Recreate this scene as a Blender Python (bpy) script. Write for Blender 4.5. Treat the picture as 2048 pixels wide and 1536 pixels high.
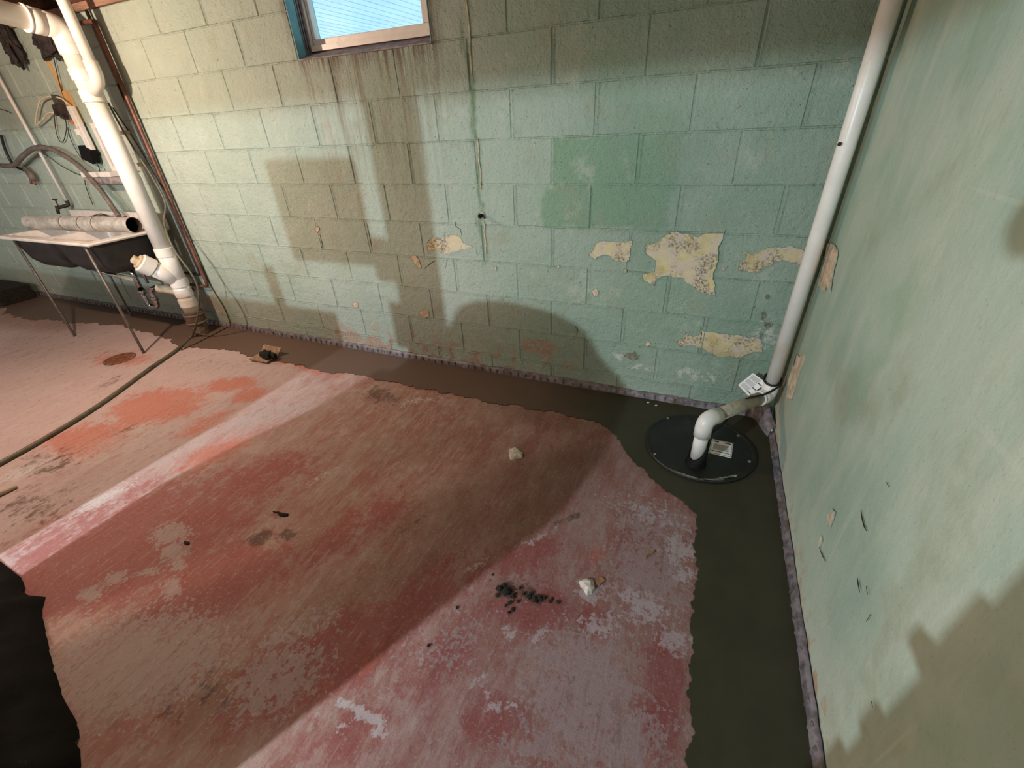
import bpy, bmesh, math, random
import numpy as np
from mathutils import Vector, Matrix, noise as mnoise
random.seed(7)
S = bpy.context.scene
COL = S.collection
for o in list(bpy.data.objects):
    bpy.data.objects.remove(o)

# ------------------------------------------------------------------ camera
W, H, FPX = 2048, 1536, 861.0
CAM = Vector((-0.4914, -2.2254, 1.4279))
ROT = (Matrix.Rotation(0.42503, 3, 'Z') @ Matrix.Rotation(math.pi/2 - 0.54958, 3, 'X') @ Matrix.Rotation(-0.05581, 3, 'Z'))
cd = bpy.data.cameras.new('camera')
cd.sensor_fit = 'HORIZONTAL'; cd.sensor_width = 36.0; cd.lens = FPX / W * 36.0
cd.clip_start = 0.02
co = bpy.data.objects.new('camera', cd); COL.objects.link(co)
co.matrix_world = Matrix.Translation(CAM) @ ROT.to_4x4()
S.camera = co

# ------------------------------------------------------------------ world, lights, exposure
S.view_settings.view_transform = 'Standard'
S.view_settings.look = 'None'
S.view_settings.exposure = 0.5
S.view_settings.gamma = 1.0
S.view_settings.use_curve_mapping = False
wd = bpy.data.worlds.new('sky'); S.world = wd; wd.use_nodes = True
bg = wd.node_tree.nodes['Background']
bg.inputs[0].default_value = (0.60, 0.86, 1.0, 1); bg.inputs[1].default_value = 1.2

def point(name, loc, power, color, radius):
    l = bpy.data.lights.new(name, 'POINT'); l.energy = power; l.color = color; l.shadow_soft_size = radius
    o = bpy.data.objects.new(name, l); COL.objects.link(o); o.location = loc
    return o
WARM = Vector((-3.85, -1.29, 1.95))
COOL = Vector((-2.30, -4.00, 1.90))
point('warm_ceiling_bulb', WARM, 80, (1.0, 0.76, 0.57), 0.03)
point('cool_ceiling_bulb', COOL, 265, (0.76, 0.91, 1.0), 0.011)
point('far_fill_light', (-7.2, -3.6, 2.0), 105, (0.80, 0.92, 1.0), 0.20)  # added cool fill, no known lamp; lifts the shade under the sink
point('back_fill_light', (-3.3, -4.2, 1.9), 100, (1.0, 0.80, 0.62), 0.10)  # added warm fill behind the beam, evens out the back wall

# ------------------------------------------------------------------ measuring helpers (a pixel of the photo -> a point on a plane of the room)
def ray(u, v):
    return ROT @ Vector(((u - W/2)/FPX, -(v - H/2)/FPX, -1.0))
def BK(u, v, y=0.0):
    d = ray(u, v); return CAM + d*((y - CAM.y)/d.y)
def FL(u, v, z=0.0):
    d = ray(u, v); return CAM + d*((z - CAM.z)/d.z)
def RT(u, v, x=0.0):
    d = ray(u, v); return CAM + d*((x - CAM.x)/d.x)

# ------------------------------------------------------------------ object helpers
def link(name, me, mat=None, parent=None, smooth=False):
    if mat is not None and not me.materials: me.materials.append(mat)
    o = bpy.data.objects.new(name, me); COL.objects.link(o)
    if parent is not None: o.parent = parent
    if smooth: me.polygons.foreach_set('use_smooth', [True]*len(me.polygons))
    return o
def thing(name, label, cat, loc=(0, 0, 0), group=None):
    o = bpy.data.objects.new(name, None); COL.objects.link(o); o.location = loc; o.empty_display_size = 0.05
    o['label'] = label; o['category'] = cat
    if group: o['group'] = group
    return o
def tag(o, label, cat, group=None):
    o['label'] = label; o['category'] = cat
    if group: o['group'] = group
    return o
def struct(o):
    o['kind'] = 'structure'; return o
class MB:
    def __init__(s): s.v = []; s.f = []; s.sm = []
    def add(s, vs, fs, smooth=False):
        n = len(s.v); s.v += [tuple(v) for v in vs]; s.f += [tuple(i+n for i in f) for f in fs]; s.sm += [smooth]*len(fs); return s
    def box(s, a, b):
        x0, y0, z0 = a; x1, y1, z1 = b
        x0, x1 = min(x0, x1), max(x0, x1); y0, y1 = min(y0, y1), max(y0, y1); z0, z1 = min(z0, z1), max(z0, z1)
        return s.add([(x0,y0,z0),(x1,y0,z0),(x1,y1,z0),(x0,y1,z0),(x0,y0,z1),(x1,y0,z1),(x1,y1,z1),(x0,y1,z1)],
                     [(0,3,2,1),(4,5,6,7),(0,1,5,4),(1,2,6,5),(2,3,7,6),(3,0,4,7)])
    def obox(s, c, ax, ay, az):
        c = Vector(c); ax = Vector(ax); ay = Vector(ay); az = Vector(az)
        vs = [c+i*ax+j*ay+k*az for k in (-1,1) for (i,j) in ((-1,-1),(1,-1),(1,1),(-1,1))]
        fs = [(0,3,2,1),(4,5,6,7),(0,1,5,4),(1,2,6,5),(2,3,7,6),(3,0,4,7)]
        if ax.cross(ay).dot(az) < 0: fs = [tuple(reversed(f)) for f in fs]
        return s.add(vs, fs)
    def tube(s, pts, r, n=16, caps=True, smooth=True):
        pts = [Vector(p) for p in pts]
        rs = r if isinstance(r, (list, tuple)) else [r]*len(pts)
        T = []
        for i in range(len(pts)):
            a = pts[max(i-1, 0)]; b = pts[min(i+1, len(pts)-1)]
            t = (b-a)
            T.append(t.normalized() if t.length > 1e-9 else (T[-1] if T else Vector((0,0,1))))
        u = T[0].orthogonal().normalized()
        vs = []
        for i, p in enumerate(pts):
            u = (u - T[i]*u.dot(T[i])).normalized(); w = T[i].cross(u)
            for k in range(n):
                a = 2*math.pi*k/n
                vs.append(p + (u*math.cos(a) + w*math.sin(a))*rs[i])
        fs = []
        for i in range(len(pts)-1):
            for k in range(n):
                k2 = (k+1) % n
                fs.append((i*n+k, i*n+k2, (i+1)*n+k2, (i+1)*n+k))
        s.add(vs, fs, smooth)
        if caps:
            m = len(s.v) - len(vs)
            s.f.append(tuple(m+k for k in reversed(range(n)))); s.sm.append(False)
            e = m + (len(pts)-1)*n
            s.f.append(tuple(e+k for k in range(n))); s.sm.append(False)
        return s
    def lathe(s, prof, c=(0,0,0), axis=(0,0,1), n=32, smooth=True):
        """prof: (radius, height) pairs along the axis; sharp profile (each ring doubled)."""
        ax = Vector(axis).normalized(); u = ax.orthogonal().normalized(); w = ax.cross(u); c = Vector(c)
        for (r0, h0), (r1, h1) in zip(prof, prof[1:]):
            ring0 = [c+ax*h0+(u*math.cos(2*math.pi*k/n)+w*math.sin(2*math.pi*k/n))*r0 for k in range(n)]
            ring1 = [c+ax*h1+(u*math.cos(2*math.pi*k/n)+w*math.sin(2*math.pi*k/n))*r1 for k in range(n)]
            if r0 < 1e-6 and r1 < 1e-6: continue
            if r0 < 1e-6: s.add([c+ax*h0]+ring1, [(0, 1+(k+1)%n, 1+k) for k in range(n)][::1], smooth); s.f[-n:] = [tuple(reversed(f)) for f in s.f[-n:]]
            elif r1 < 1e-6: s.add(ring0+[c+ax*h1], [(k, (k+1)%n, n) for k in range(n)], smooth)
            else: s.add(ring0+ring1, [(k, (k+1)%n, n+(k+1)%n, n+k) for k in range(n)], smooth)
        return s
    def prism(s, poly, up, flip=False):
        """closed polygon (list of 3D points) extruded by vector up."""
        up = Vector(up); n = len(poly); P = [Vector(q) for q in poly]
        vs = P + [q+up for q in P]
        fs = [tuple(reversed(range(n))), tuple(range(n, 2*n))] + [(i, (i+1)%n, n+(i+1)%n, n+i) for i in range(n)]
        return s.add(vs, fs)
    def mesh(s, name):
        me = bpy.data.meshes.new(name); me.from_pydata(s.v, [], s.f)
        me.polygons.foreach_set('use_smooth', s.sm); me.update(); return me
    def build(s, name, mat, parent=None, bevel=0, fix=False, seg=2):
        me = s.mesh(name)
        if bevel or fix:
            bm = bmesh.new(); bm.from_mesh(me)
            bmesh.ops.recalc_face_normals(bm, faces=bm.faces)
            if bevel:
                bmesh.ops.bevel(bm, geom=bm.edges[:], offset=bevel, segments=seg, affect='EDGES', profile=0.6, clamp_overlap=True)
            bm.to_mesh(me); bm.free()
        return link(name, me, mat, parent)
def arc(c, a, b, n=8):
    """quarter bend from c+a to c+b around the corner at c+a+b (a, b perpendicular, same length)."""
    c, a, b = Vector(c), Vector(a), Vector(b)
    o = c + a + b
    return [o - b*math.cos(t) - a*math.sin(t) for t in [math.pi/2*i/n for i in range(n+1)]]
def bend(pts, r, n=6):
    """polyline with rounded corners of radius about r."""
    pts = [Vector(p) for p in pts]; out = [pts[0]]
    for i in range(1, len(pts)-1):
        p = pts[i]; d0 = (pts[i-1]-p); d1 = (pts[i+1]-p)
        k = min(r, d0.length*0.49, d1.length*0.49)
        a = p + d0.normalized()*k; b = p + d1.normalized()*k
        for j in range(n+1):
            t = j/n
            out.append(a*(1-t)**2 + p*2*t*(1-t) + b*t*t)
    out.append(pts[-1]); return out
def curve(pts, n=8):
    """Catmull-Rom through the points."""
    P = [Vector(p) for p in pts]; P = [P[0]*2-P[1]] + P + [P[-1]*2-P[-2]]; out = []
    for i in range(1, len(P)-2):
        for j in range(n):
            t = j/n
            out.append(0.5*((2*P[i]) + (P[i+1]-P[i-1])*t + (2*P[i-1]-5*P[i]+4*P[i+1]-P[i+2])*t*t + (3*P[i]-P[i-1]-3*P[i+1]+P[i+2])*t**3))
    out.append(P[-2]); return out
def ragged(poly, it=3, amp=0.16, seed=1):
    """fractal midpoint roughening of a closed 2D outline."""
    rnd = random.Random(seed); P = [Vector((q[0], q[1])) for q in poly]
    for k in range(it):
        out = []
        for i, a in enumerate(P):
            b = P[(i+1) % len(P)]; d = b-a; out.append(a)
            if d.length > 0.004: out.append((a+b)/2 + Vector((-d.y, d.x))*rnd.uniform(-amp, amp))
        P = out
    return P

# ------------------------------------------------------------------ materials
def lin(c):
    return tuple(((v/255/12.92) if v/255 <= 0.04045 else ((v/255+0.055)/1.055)**2.4) for v in c) + (1.0,)
class NT:
    def __init__(s, name):
        s.m = bpy.data.materials.new(name); s.m.use_nodes = True; s.t = s.m.node_tree; s.b = s.t.nodes['Principled BSDF']
    def n(s, typ, **kw):
        nd = s.t.nodes.new(typ)
        for k, v in kw.items(): setattr(nd, k, v)
        return nd
    def put(s, sock, val):
        if isinstance(val, bpy.types.NodeSocket): s.t.links.new(val, sock)
        elif val is not None: sock.default_value = val
    def pos(s):
        if not hasattr(s, '_p'): s._p = s.n('ShaderNodeNewGeometry').outputs['Position']
        return s._p
    def obj(s):
        return s.n('ShaderNodeTexCoord').outputs['Object']
    def xyz(s, v=None):
        nd = s.n('ShaderNodeSeparateXYZ'); s.put(nd.inputs[0], v or s.pos()); return nd.outputs
    def math(s, op, a, b=None, c=None, clamp=False):
        nd = s.n('ShaderNodeMath', operation=op, use_clamp=clamp); s.put(nd.inputs[0], a)
        if b is not None: s.put(nd.inputs[1], b)
        if c is not None: s.put(nd.inputs[2], c)
        return nd.outputs[0]
    def ramp(s, x, a, b, lo=0.0, hi=1.0):
        nd = s.n('ShaderNodeMapRange', interpolation_type='SMOOTHSTEP')
        if a > b: a, b, lo, hi = b, a, hi, lo
        s.put(nd.inputs[0], x); nd.inputs[1].default_value = a; nd.inputs[2].default_value = b; nd.inputs[3].default_value = lo; nd.inputs[4].default_value = hi
        return nd.outputs[0]
    def noise(s, scale, detail=4, rough=0.55, vec=None, stretch=None, off=None, color=False):
        v = vec or s.pos()
        if stretch or off:
            mp = s.n('ShaderNodeMapping'); s.put(mp.inputs[0], v)
            if stretch: mp.inputs['Scale'].default_value = stretch
            if off: mp.inputs['Location'].default_value = off
            v = mp.outputs[0]
        nd = s.n('ShaderNodeTexNoise'); s.put(nd.inputs['Vector'], v)
        nd.inputs['Scale'].default_value = scale; nd.inputs['Detail'].default_value = detail; nd.inputs['Roughness'].default_value = rough
        return nd.outputs['Color'] if color else nd.outputs[0]
    def mix(s, fac, a, b):
        nd = s.n('ShaderNodeMix', data_type='RGBA'); s.put(nd.inputs[0], fac); s.put(nd.inputs[6], a); s.put(nd.inputs[7], b)
        return nd.outputs[2]
    def bump(s, h, strength=0.3, dist=0.005, prev=None):
        nd = s.n('ShaderNodeBump'); nd.inputs['Strength'].default_value = strength; nd.inputs['Distance'].default_value = dist
        s.put(nd.inputs['Height'], h)
        if prev is not None: s.put(nd.inputs['Normal'], prev)
        return nd.outputs[0]
    def out(s, col=None, rough=None, normal=None, metal=None, spec=None):
        if col is not None: s.put(s.b.inputs['Base Color'], col)
        if rough is not None: s.put(s.b.inputs['Roughness'], rough)
        if normal is not None: s.put(s.b.inputs['Normal'], normal)
        if metal is not None: s.put(s.b.inputs['Metallic'], metal)
        if spec is not None: s.put(s.b.inputs['Specular IOR Level'], spec)
        return s.m
def plain(name, c, rough=0.5, metal=0.0, var=0.12, scale=30, bump=0.0, spec=None, dirt=None):
    t = NT(name); a = lin(c); d = tuple(max(0, v*(1-var*2)) for v in a[:3])+(1,)
    n = t.noise(scale, 5)
    col = t.mix(t.ramp(n, 0.35, 0.65), d, a)
    if dirt: col = t.mix(t.ramp(t.noise(scale*0.35, 6, 0.7, off=(3, 1, 7)), 0.52, 0.68), col, lin(dirt))
    return t.out(col, rough, t.bump(n, bump, 0.003) if bump else None, metal, spec)

ZH, CH, XO = 0.3329, 0.2032, -0.2058       # block bond: course line, course height, joint offset

def wall_paint():
    t = NT('green_wall_paint'); x, y, z = t.xyz()
    big = t.noise(1.3, 4); mid = t.noise(7, 6, 0.6); fine = t.noise(140, 4, 0.6)
    col = t.mix(t.ramp(big, 0.35, 0.65), lin((160, 175, 161)), lin((170, 181, 169)))
    col = t.mix(t.ramp(mid, 0.45, 0.75, 0, 0.45), col, lin((178, 188, 174)))
    # warp the coordinates so that stains get ragged edges
    wn = t.noise(9, 5, 0.65, color=True)
    wv = t.n('ShaderNodeVectorMath', operation='MULTIPLY_ADD'); t.put(wv.inputs[0], wn); wv.inputs[1].default_value = (0.12, 0, 0.12)
    wsub = t.n('ShaderNodeVectorMath', operation='SUBTRACT'); t.put(wsub.inputs[0], t.pos()); wsub.inputs[1].default_value = (0.06, 0, 0.06)
    t.put(wv.inputs[2], wsub.outputs[0]); wx, _, wz = t.xyz(wv.outputs[0])
    def rect(x0, x1, z0, z1, soft=0.02):
        a = t.math('ABSOLUTE', t.math('SUBTRACT', wx, (x0+x1)/2)); b = t.math('ABSOLUTE', t.math('SUBTRACT', wz, (z0+z1)/2))
        d = t.math('MAXIMUM', t.math('SUBTRACT', a, abs(x1-x0)/2), t.math('SUBTRACT', b, abs(z1-z0)/2))
        return t.ramp(d, soft, -soft)
    def ell(cx, cz, rx, rz, soft=0.35):
        a = t.math('DIVIDE', t.math('SUBTRACT', wx, cx), rx); b = t.math('DIVIDE', t.math('SUBTRACT', wz, cz), rz)
        d = t.math('SQRT', t.math('ADD', t.math('MULTIPLY', a, a), t.math('MULTIPLY', b, b)))
        return t.ramp(d, 1+soft, 1-soft)
    def mx(*m):
        r = m[0]
        for q in m[1:]: r = t.math('MAXIMUM', r, q)
        return r
    # darker repaint patch
    pb = lambda u, v: BK(u, v)
    a, b = pb(1106, 278), pb(1350, 384); c, d = pb(1086, 376), pb(1330, 460); e, f = pb(1275, 215), pb(1345, 270)
    patch = mx(rect(a.x, b.x, b.z, a.z, 0.012), rect(c.x, d.x, d.z, c.z, 0.012), t.math('MULTIPLY', rect(e.x, f.x, f.z, e.z, 0.05), 0.6))
    col = t.mix(t.math('MULTIPLY', patch, 0.85), col, lin((112, 150, 112)))
    # damp dull green areas on the right-hand side
    damp = t.math('MULTIPLY', t.ramp(x, -1.9, -0.6), t.ramp(t.noise(2.2, 5, 0.6, off=(4, 0, 2)), 0.35, 0.65))
    col = t.mix(t.math('MULTIPLY', damp, 0.7), col, lin((124, 153, 132)))
    col = t.mix(t.math('MULTIPLY', t.ramp(x, -1.8, -0.9), 0.45), col, lin((134, 160, 142)))
    col = t.mix(t.math('MULTIPLY', t.ramp(t.noise(3.4, 7, 0.7, off=(6, 0, 1)), 0.52, 0.68), 0.4), col, lin((150, 150, 124)))
    col = t.mix(t.math('MULTIPLY', t.ramp(t.noise(5.5, 7, 0.75, off=(1, 0, 6)), 0.55, 0.66), 0.45), col, lin((186, 192, 178)))
    # drips below the window
    dr = t.noise(1.0, 6, 0.7, stretch=(42, 1, 1.6)); dr2 = t.noise(1.0, 5, 0.7, stretch=(11, 1, 0.8), off=(5, 0, 3))
    inwin = t.math('MULTIPLY', t.ramp(wx, -2.72, -2.60), t.ramp(wx, -1.72, -1.85))
    dm = t.math('MULTIPLY', t.math('MULTIPLY', inwin, t.ramp(z, 0.85, 1.75)), t.ramp(t.math('ADD', t.math('MULTIPLY', dr, 0.6), t.math('MULTIPLY', dr2, 0.5)), 0.50, 0.66))
    col = t.mix(t.math('MULTIPLY', dm, 0.75), col, lin((124, 108, 84)))
    top = t.math('MULTIPLY', inwin, t.math('MULTIPLY', t.ramp(z, 1.66, 1.76), t.ramp(dr, 0.38, 0.6)))
    col = t.mix(t.math('MULTIPLY', top, 0.8), col, lin((94, 70, 60)))
    # rust streaks and blotches
    rs = mx(ell(-2.56, 1.35, 0.02, 0.3), ell(-2.42, 1.08, 0.05, 0.16), ell(-2.40, 0.86, 0.06, 0.12), ell(-2.0, 0.42, 0.05, 0.05))
    col = t.mix(t.math('MULTIPLY', t.math('MULTIPLY', rs, t.ramp(mid, 0.40, 0.65)), 0.40), col, lin((164, 138, 118)))
    # green run beside the old conduit line
    gr = t.math('MULTIPLY', t.ramp(t.math('ABSOLUTE', t.math('SUBTRACT', wx, -1.632)), 0.038, 0.006), t.ramp(t.noise(1, 5, 0.7, stretch=(18, 1, 3)), 0.38, 0.62))
    gr = t.math('MULTIPLY', gr, t.ramp(z, 0.6, 0.95))
    col = t.mix(t.math('MULTIPLY', gr, 0.75), col, lin((78, 112, 70)))
    # orange and pink scaling along the foot of the wall
    lowm = t.math('MULTIPLY', t.ramp(z, 0.30, 0.08), t.math('MULTIPLY', t.ramp(x, -3.2, -2.9), t.ramp(x, -0.85, -1.3)))
    lo = t.math('MULTIPLY', lowm, t.ramp(t.noise(10, 6, 0.65, off=(1, 0, 9)), 0.50, 0.58))
    lo = mx(lo, t.math('MULTIPLY', t.ramp(t.noise(40, 4, 0.6), 0.38, 0.5), mx(ell(-2.80, 0.10, 0.10, 0.06, .2), ell(-2.58, 0.09, 0.08, 0.05, .2), ell(-1.30, 0.235, 0.12, 0.05, .2))))
    lo = mx(lo, t.math('MULTIPLY', t.math('MULTIPLY', t.ramp(x, -3.95, -4.25), t.ramp(x, -4.7, -4.4)), t.math('MULTIPLY', t.ramp(z, 0.5, 0.05), t.ramp(mid, 0.45, 0.6))))
    col = t.mix(t.math('MULTIPLY', lo, 0.7), col, lin((178, 134, 112)))
    # white salts
    sl = mx(ell(-0.82, 0.245, 0.06, 0.03), ell(-0.68, 0.19, 0.08, 0.025), ell(-0.40, 0.20, 0.11, 0.04), ell(-0.13, 0.48, 0.05, 0.10))
    sl = t.math('MULTIPLY', sl, t.ramp(t.noise(30, 5, 0.7), 0.45, 0.6))
    col = t.mix(t.math('MULTIPLY', sl, 0.85), col, lin((205, 205, 196)))
    # dirt caught along the bed joints
    fz = t.math('FRACT', t.math('ADD', t.math('DIVIDE', t.math('SUBTRACT', z, ZH), CH), 10.0))
    jd = t.math('MINIMUM', fz, t.math('SUBTRACT', 1.0, fz))
    jm = t.math('MULTIPLY', t.ramp(jd, 0.045, 0.0), t.ramp(t.noise(55, 5, 0.7), 0.50, 0.62))
    jm = t.math('MULTIPLY', jm, t.ramp(t.noise(2.5, 3, off=(8, 0, 0)), 0.35, 0.6))
    col = t.mix(t.math('MULTIPLY', jm, 0.45), col, lin((90, 86, 68)))
    # speckle
    sp = t.ramp(t.noise(95, 3, 0.6, off=(2, 2, 2)), 0.64, 0.72)
    col = t.mix(t.math('MULTIPLY', sp, 0.45), col, lin((70, 78, 62)))
    n45 = t.noise(45, 6, 0.7); n18 = t.noise(18, 6, 0.65, off=(3, 3, 3))
    h = t.math('ADD', t.math('MULTIPLY', fine, 0.35), t.math('ADD', t.math('MULTIPLY', n45, 1.0), t.math('MULTIPLY', n18, 1.3)))
    h = t.math('ADD', h, t.math('MULTIPLY', t.math('MULTIPLY', t.ramp(jd, 0.10, 0.0), n18), 0.5))
    h = t.math('SUBTRACT', h, t.math('MULTIPLY', t.ramp(t.noise(60, 3, 0.6, off=(5, 5, 5)), 0.66, 0.72), 0.8))
    return t.out(col, t.ramp(mid, 0.3, 0.7, 0.5, 0.72), t.bump(h, 0.8, 0.012))

def right_paint():
    t = NT('green_parged_wall'); x, y, z = t.xyz()
    big = t.noise(1.6, 5, 0.6); fine = t.noise(120, 4, 0.6)
    st = t.noise(1.0, 5, 0.6, stretch=(1, 7, 1.3))
    col = t.mix(t.ramp(big, 0.36, 0.64), lin((148, 168, 152)), lin((168, 182, 166)))
    col = t.mix(t.ramp(st, 0.45, 0.70, 0, 0.6), col, lin((182, 188, 170)))
    col = t.mix(t.ramp(t.noise(2.6, 6, 0.65, off=(0, 4, 1)), 0.5, 0.72, 0, 0.7), col, lin((142, 148, 122)))
    col = t.mix(t.ramp(t.noise(1.9, 5, 0.6, off=(0, 9, 5)), 0.52, 0.7, 0, 0.6), col, lin((136, 162, 138)))
    # worn pale band next to the corner and the floor
    wn = t.noise(6, 5, 0.65)
    edge = t.math('MULTIPLY', t.ramp(t.math('ADD', y, t.math('MULTIPLY', t.math('SUBTRACT', wn, 0.5), 0.25)), -0.38, -0.05), t.ramp(z, 0.75, 0.2))
    col = t.mix(t.math('MULTIPLY', edge, 0.6), col, lin((178, 166, 138)))
    low = t.ramp(t.math('ADD', z, t.math('MULTIPLY', t.math('SUBTRACT', wn, 0.5), 0.35)), 0.30, 0.02)
    col = t.mix(t.math('MULTIPLY', low, 0.65), col, lin((188, 192, 176)))
    bare = t.math('MULTIPLY', t.ramp(z, 0.16, 0.03), t.ramp(t.noise(14, 6, 0.7), 0.52, 0.6))
    col = t.mix(t.math('MULTIPLY', bare, 0.75), col, lin((172, 128, 96)))
    orange = t.math('MULTIPLY', t.math('MULTIPLY', t.ramp(y, -0.25, -0.08), t.ramp(z, 0.40, 0.1)), t.ramp(t.noise(8, 6, 0.7, stretch=(1, 2.5, 1)), 0.5, 0.6))
    col = t.mix(t.math('MULTIPLY', orange, 0.8), col, lin((196, 146, 108)))
    # trowel scratches
    sc = t.noise(1.0, 3, 0.5, stretch=(1, 26, 6), off=(0, 2, 0)); 
    mp = t.n('ShaderNodeMapping'); t.put(mp.inputs[0], t.pos()); mp.inputs['Rotation'].default_value = (0.55, 0, 0); mp.inputs['Scale'].default_value = (1, 30, 1.0)
    s2 = t.noise(1.0, 3, 0.5, vec=mp.outputs[0])
    col = t.mix(t.ramp(s2, 0.66, 0.74, 0, 0.35), col, lin((190, 196, 178)))
    mp3 = t.n('ShaderNodeMapping'); t.put(mp3.inputs[0], t.pos()); mp3.inputs['Rotation'].default_value = (-0.5, 0, 0); mp3.inputs['Scale'].default_value = (1, 1.2, 24)
    s3 = t.noise(1.0, 3, 0.5, vec=mp3.outputs[0])
    col = t.mix(t.ramp(s3, 0.68, 0.76, 0, 0.3), col, lin((186, 192, 172)))
    sp = t.ramp(t.noise(110, 3, 0.6, off=(2, 2, 2)), 0.62, 0.72)
    col = t.mix(t.math('MULTIPLY', sp, 0.25), col, lin((90, 96, 78)))
    h = t.math('ADD', t.math('MULTIPLY', fine, 0.3), t.math('ADD', t.math('MULTIPLY', st, 1.6), t.math('MULTIPLY', t.noise(22, 5, 0.6), 0.8)))
    return t.out(col, 0.62, t.bump(h, 0.45, 0.006))

def floor_paint():
    t = NT('worn_red_concrete'); x, y, z = t.xyz()
    at = t.n('ShaderNodeAttribute', attribute_name='wear').outputs; a2 = t.n('ShaderNodeAttribute', attribute_name='wear2').outputs
    s1 = t.n('ShaderNodeSeparateColor'); t.put(s1.inputs[0], at['Color']); s2 = t.n('ShaderNodeSeparateColor'); t.put(s2.inputs[0], a2['Color'])
    red, white, dirt = s1.outputs; orange, grey, brown = s2.outputs
    n1 = t.noise(5.0, 9, 0.72, stretch=(1.7, 0.7, 1)); n2 = t.noise(13, 9, 0.76, stretch=(1.8, 0.65, 1), off=(3, 5, 0)); n3 = t.noise(34, 8, 0.75, stretch=(1.4, 0.8, 1), off=(7, 1, 0)); fine = t.noise(160, 4, 0.6)
    nb = t.noise(1.6, 5, 0.65, off=(1, 1, 0))
    ni = t.noise(24, 8, 0.74, off=(2, 8, 0)); n5 = t.noise(75, 5, 0.7, off=(9, 9, 0))
    nm = t.math('ADD', t.math('MULTIPLY', n1, 0.28), t.math('ADD', t.math('MULTIPLY', n2, 0.42), t.math('MULTIPLY', ni, 0.40)))   # about 0.55 on average
    def m(a, soft=0.06, w=2.2):
        v = t.math('ADD', a, t.math('MULTIPLY', t.math('SUBTRACT', nm, 0.55), w)); return t.ramp(v, 0.55-soft, 0.55+soft)
    nf = t.math('ADD', t.math('MULTIPLY', ni, 0.4), t.math('ADD', t.math('MULTIPLY', n3, 0.4), t.math('MULTIPLY', n5, 0.3)))
    def mf(a, soft=0.06, w=3.0):
        v = t.math('ADD', a, t.math('MULTIPLY', t.math('SUBTRACT', nf, 0.55), w)); return t.ramp(v, 0.55-soft, 0.55+soft)
    col = t.mix(t.ramp(nb, 0.35, 0.65), lin((178, 144, 134)), lin((166, 128, 115)))
    col = t.mix(t.ramp(n1, 0.42, 0.62, 0, 0.8), col, lin((166, 106, 94)))
    col = t.mix(t.ramp(t.noise(2.6, 8, 0.7, stretch=(1.5, .7, 1), off=(4, 2, 0)), 0.48, 0.64, 0, 0.6), col, lin((158, 92, 82)))
    col = t.mix(t.ramp(n2, 0.46, 0.60, 0, 0.55), col, lin((194, 172, 162)))
    col = t.mix(t.math('MULTIPLY', t.ramp(t.math('ADD', x, t.math('MULTIPLY', t.math('SUBTRACT', n1, 0.5), 1.2)), -1.9, -3.5), 0.62), col, lin((206, 190, 192)))      # paler and greyer towards the sink
    col = t.mix(t.math('MULTIPLY', m(brown, 0.28, 1.8), 0.62), col, lin((138, 102, 82)))
    col = t.mix(t.math('MULTIPLY', m(red, 0.18, 3.2), 0.74), col, lin((158, 80, 76)))
    col = t.mix(t.math('MULTIPLY', m(orange, 0.20, 3.6), 0.75), col, lin((194, 110, 88)))
    col = t.mix(t.math('MULTIPLY', mf(grey, 0.10, 4.6), 0.72), col, lin((182, 164, 160)))
    chip = t.math('MULTIPLY', t.ramp(n2, 0.55, 0.59), t.ramp(grey, 0.1, 0.6))
    col = t.mix(t.math('MULTIPLY', chip, 0.5), col, lin((150, 112, 100)))
    col = t.mix(t.math('MULTIPLY', mf(white, 0.12, 4.6), 0.75), col, lin((208, 198, 196)))
    col = t.mix(t.math('MULTIPLY', m(dirt, 0.14, 2.8), 0.75), col, lin((84, 66, 54)))
    col = t.mix(t.ramp(n3, 0.54, 0.68, 0, 0.55), col, lin((118, 88, 77)))
    col = t.mix(t.ramp(n5, 0.54, 0.68, 0, 0.4), col, lin((204, 184, 176)))
    col = t.mix(t.ramp(ni, 0.40, 0.32, 0, 0.5), col, lin((104, 78, 68)))
    st = t.noise(1.0, 6, 0.7, stretch=(38, 2.6, 1), off=(5, 0, 0)); st2 = t.noise(1.0, 6, 0.7, stretch=(60, 6, 1), off=(2, 3, 0))
    col = t.mix(t.ramp(st, 0.54, 0.70, 0, 0.35), col, lin((128, 94, 78)))
    col = t.mix(t.ramp(st2, 0.54, 0.68, 0, 0.35), col, lin((202, 176, 164)))
    dim_right = t.ramp(t.math('ADD', x, t.math('MULTIPLY', t.math('SUBTRACT', n1, 0.5), 1.0)), -1.75, -0.75)                                           # dimmer light towards the corner, multiplied into the colour
    ml = t.n('ShaderNodeMix', data_type='RGBA', blend_type='MULTIPLY'); t.put(ml.inputs[0], dim_right); t.put(ml.inputs[6], col); ml.inputs[7].default_value = (0.60, 0.56, 0.60, 1); col = ml.outputs[2]
    h = t.math('ADD', t.math('MULTIPLY', fine, 0.35), t.math('ADD', t.math('MULTIPLY', n3, 1.0), t.math('ADD', t.math('MULTIPLY', n2, 0.8), t.math('MULTIPLY', st, 0.7))))
    return t.out(col, t.ramp(n2, 0.3, 0.7, 0.55, 0.85), t.bump(h, 0.5, 0.006), spec=0.3)

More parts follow.
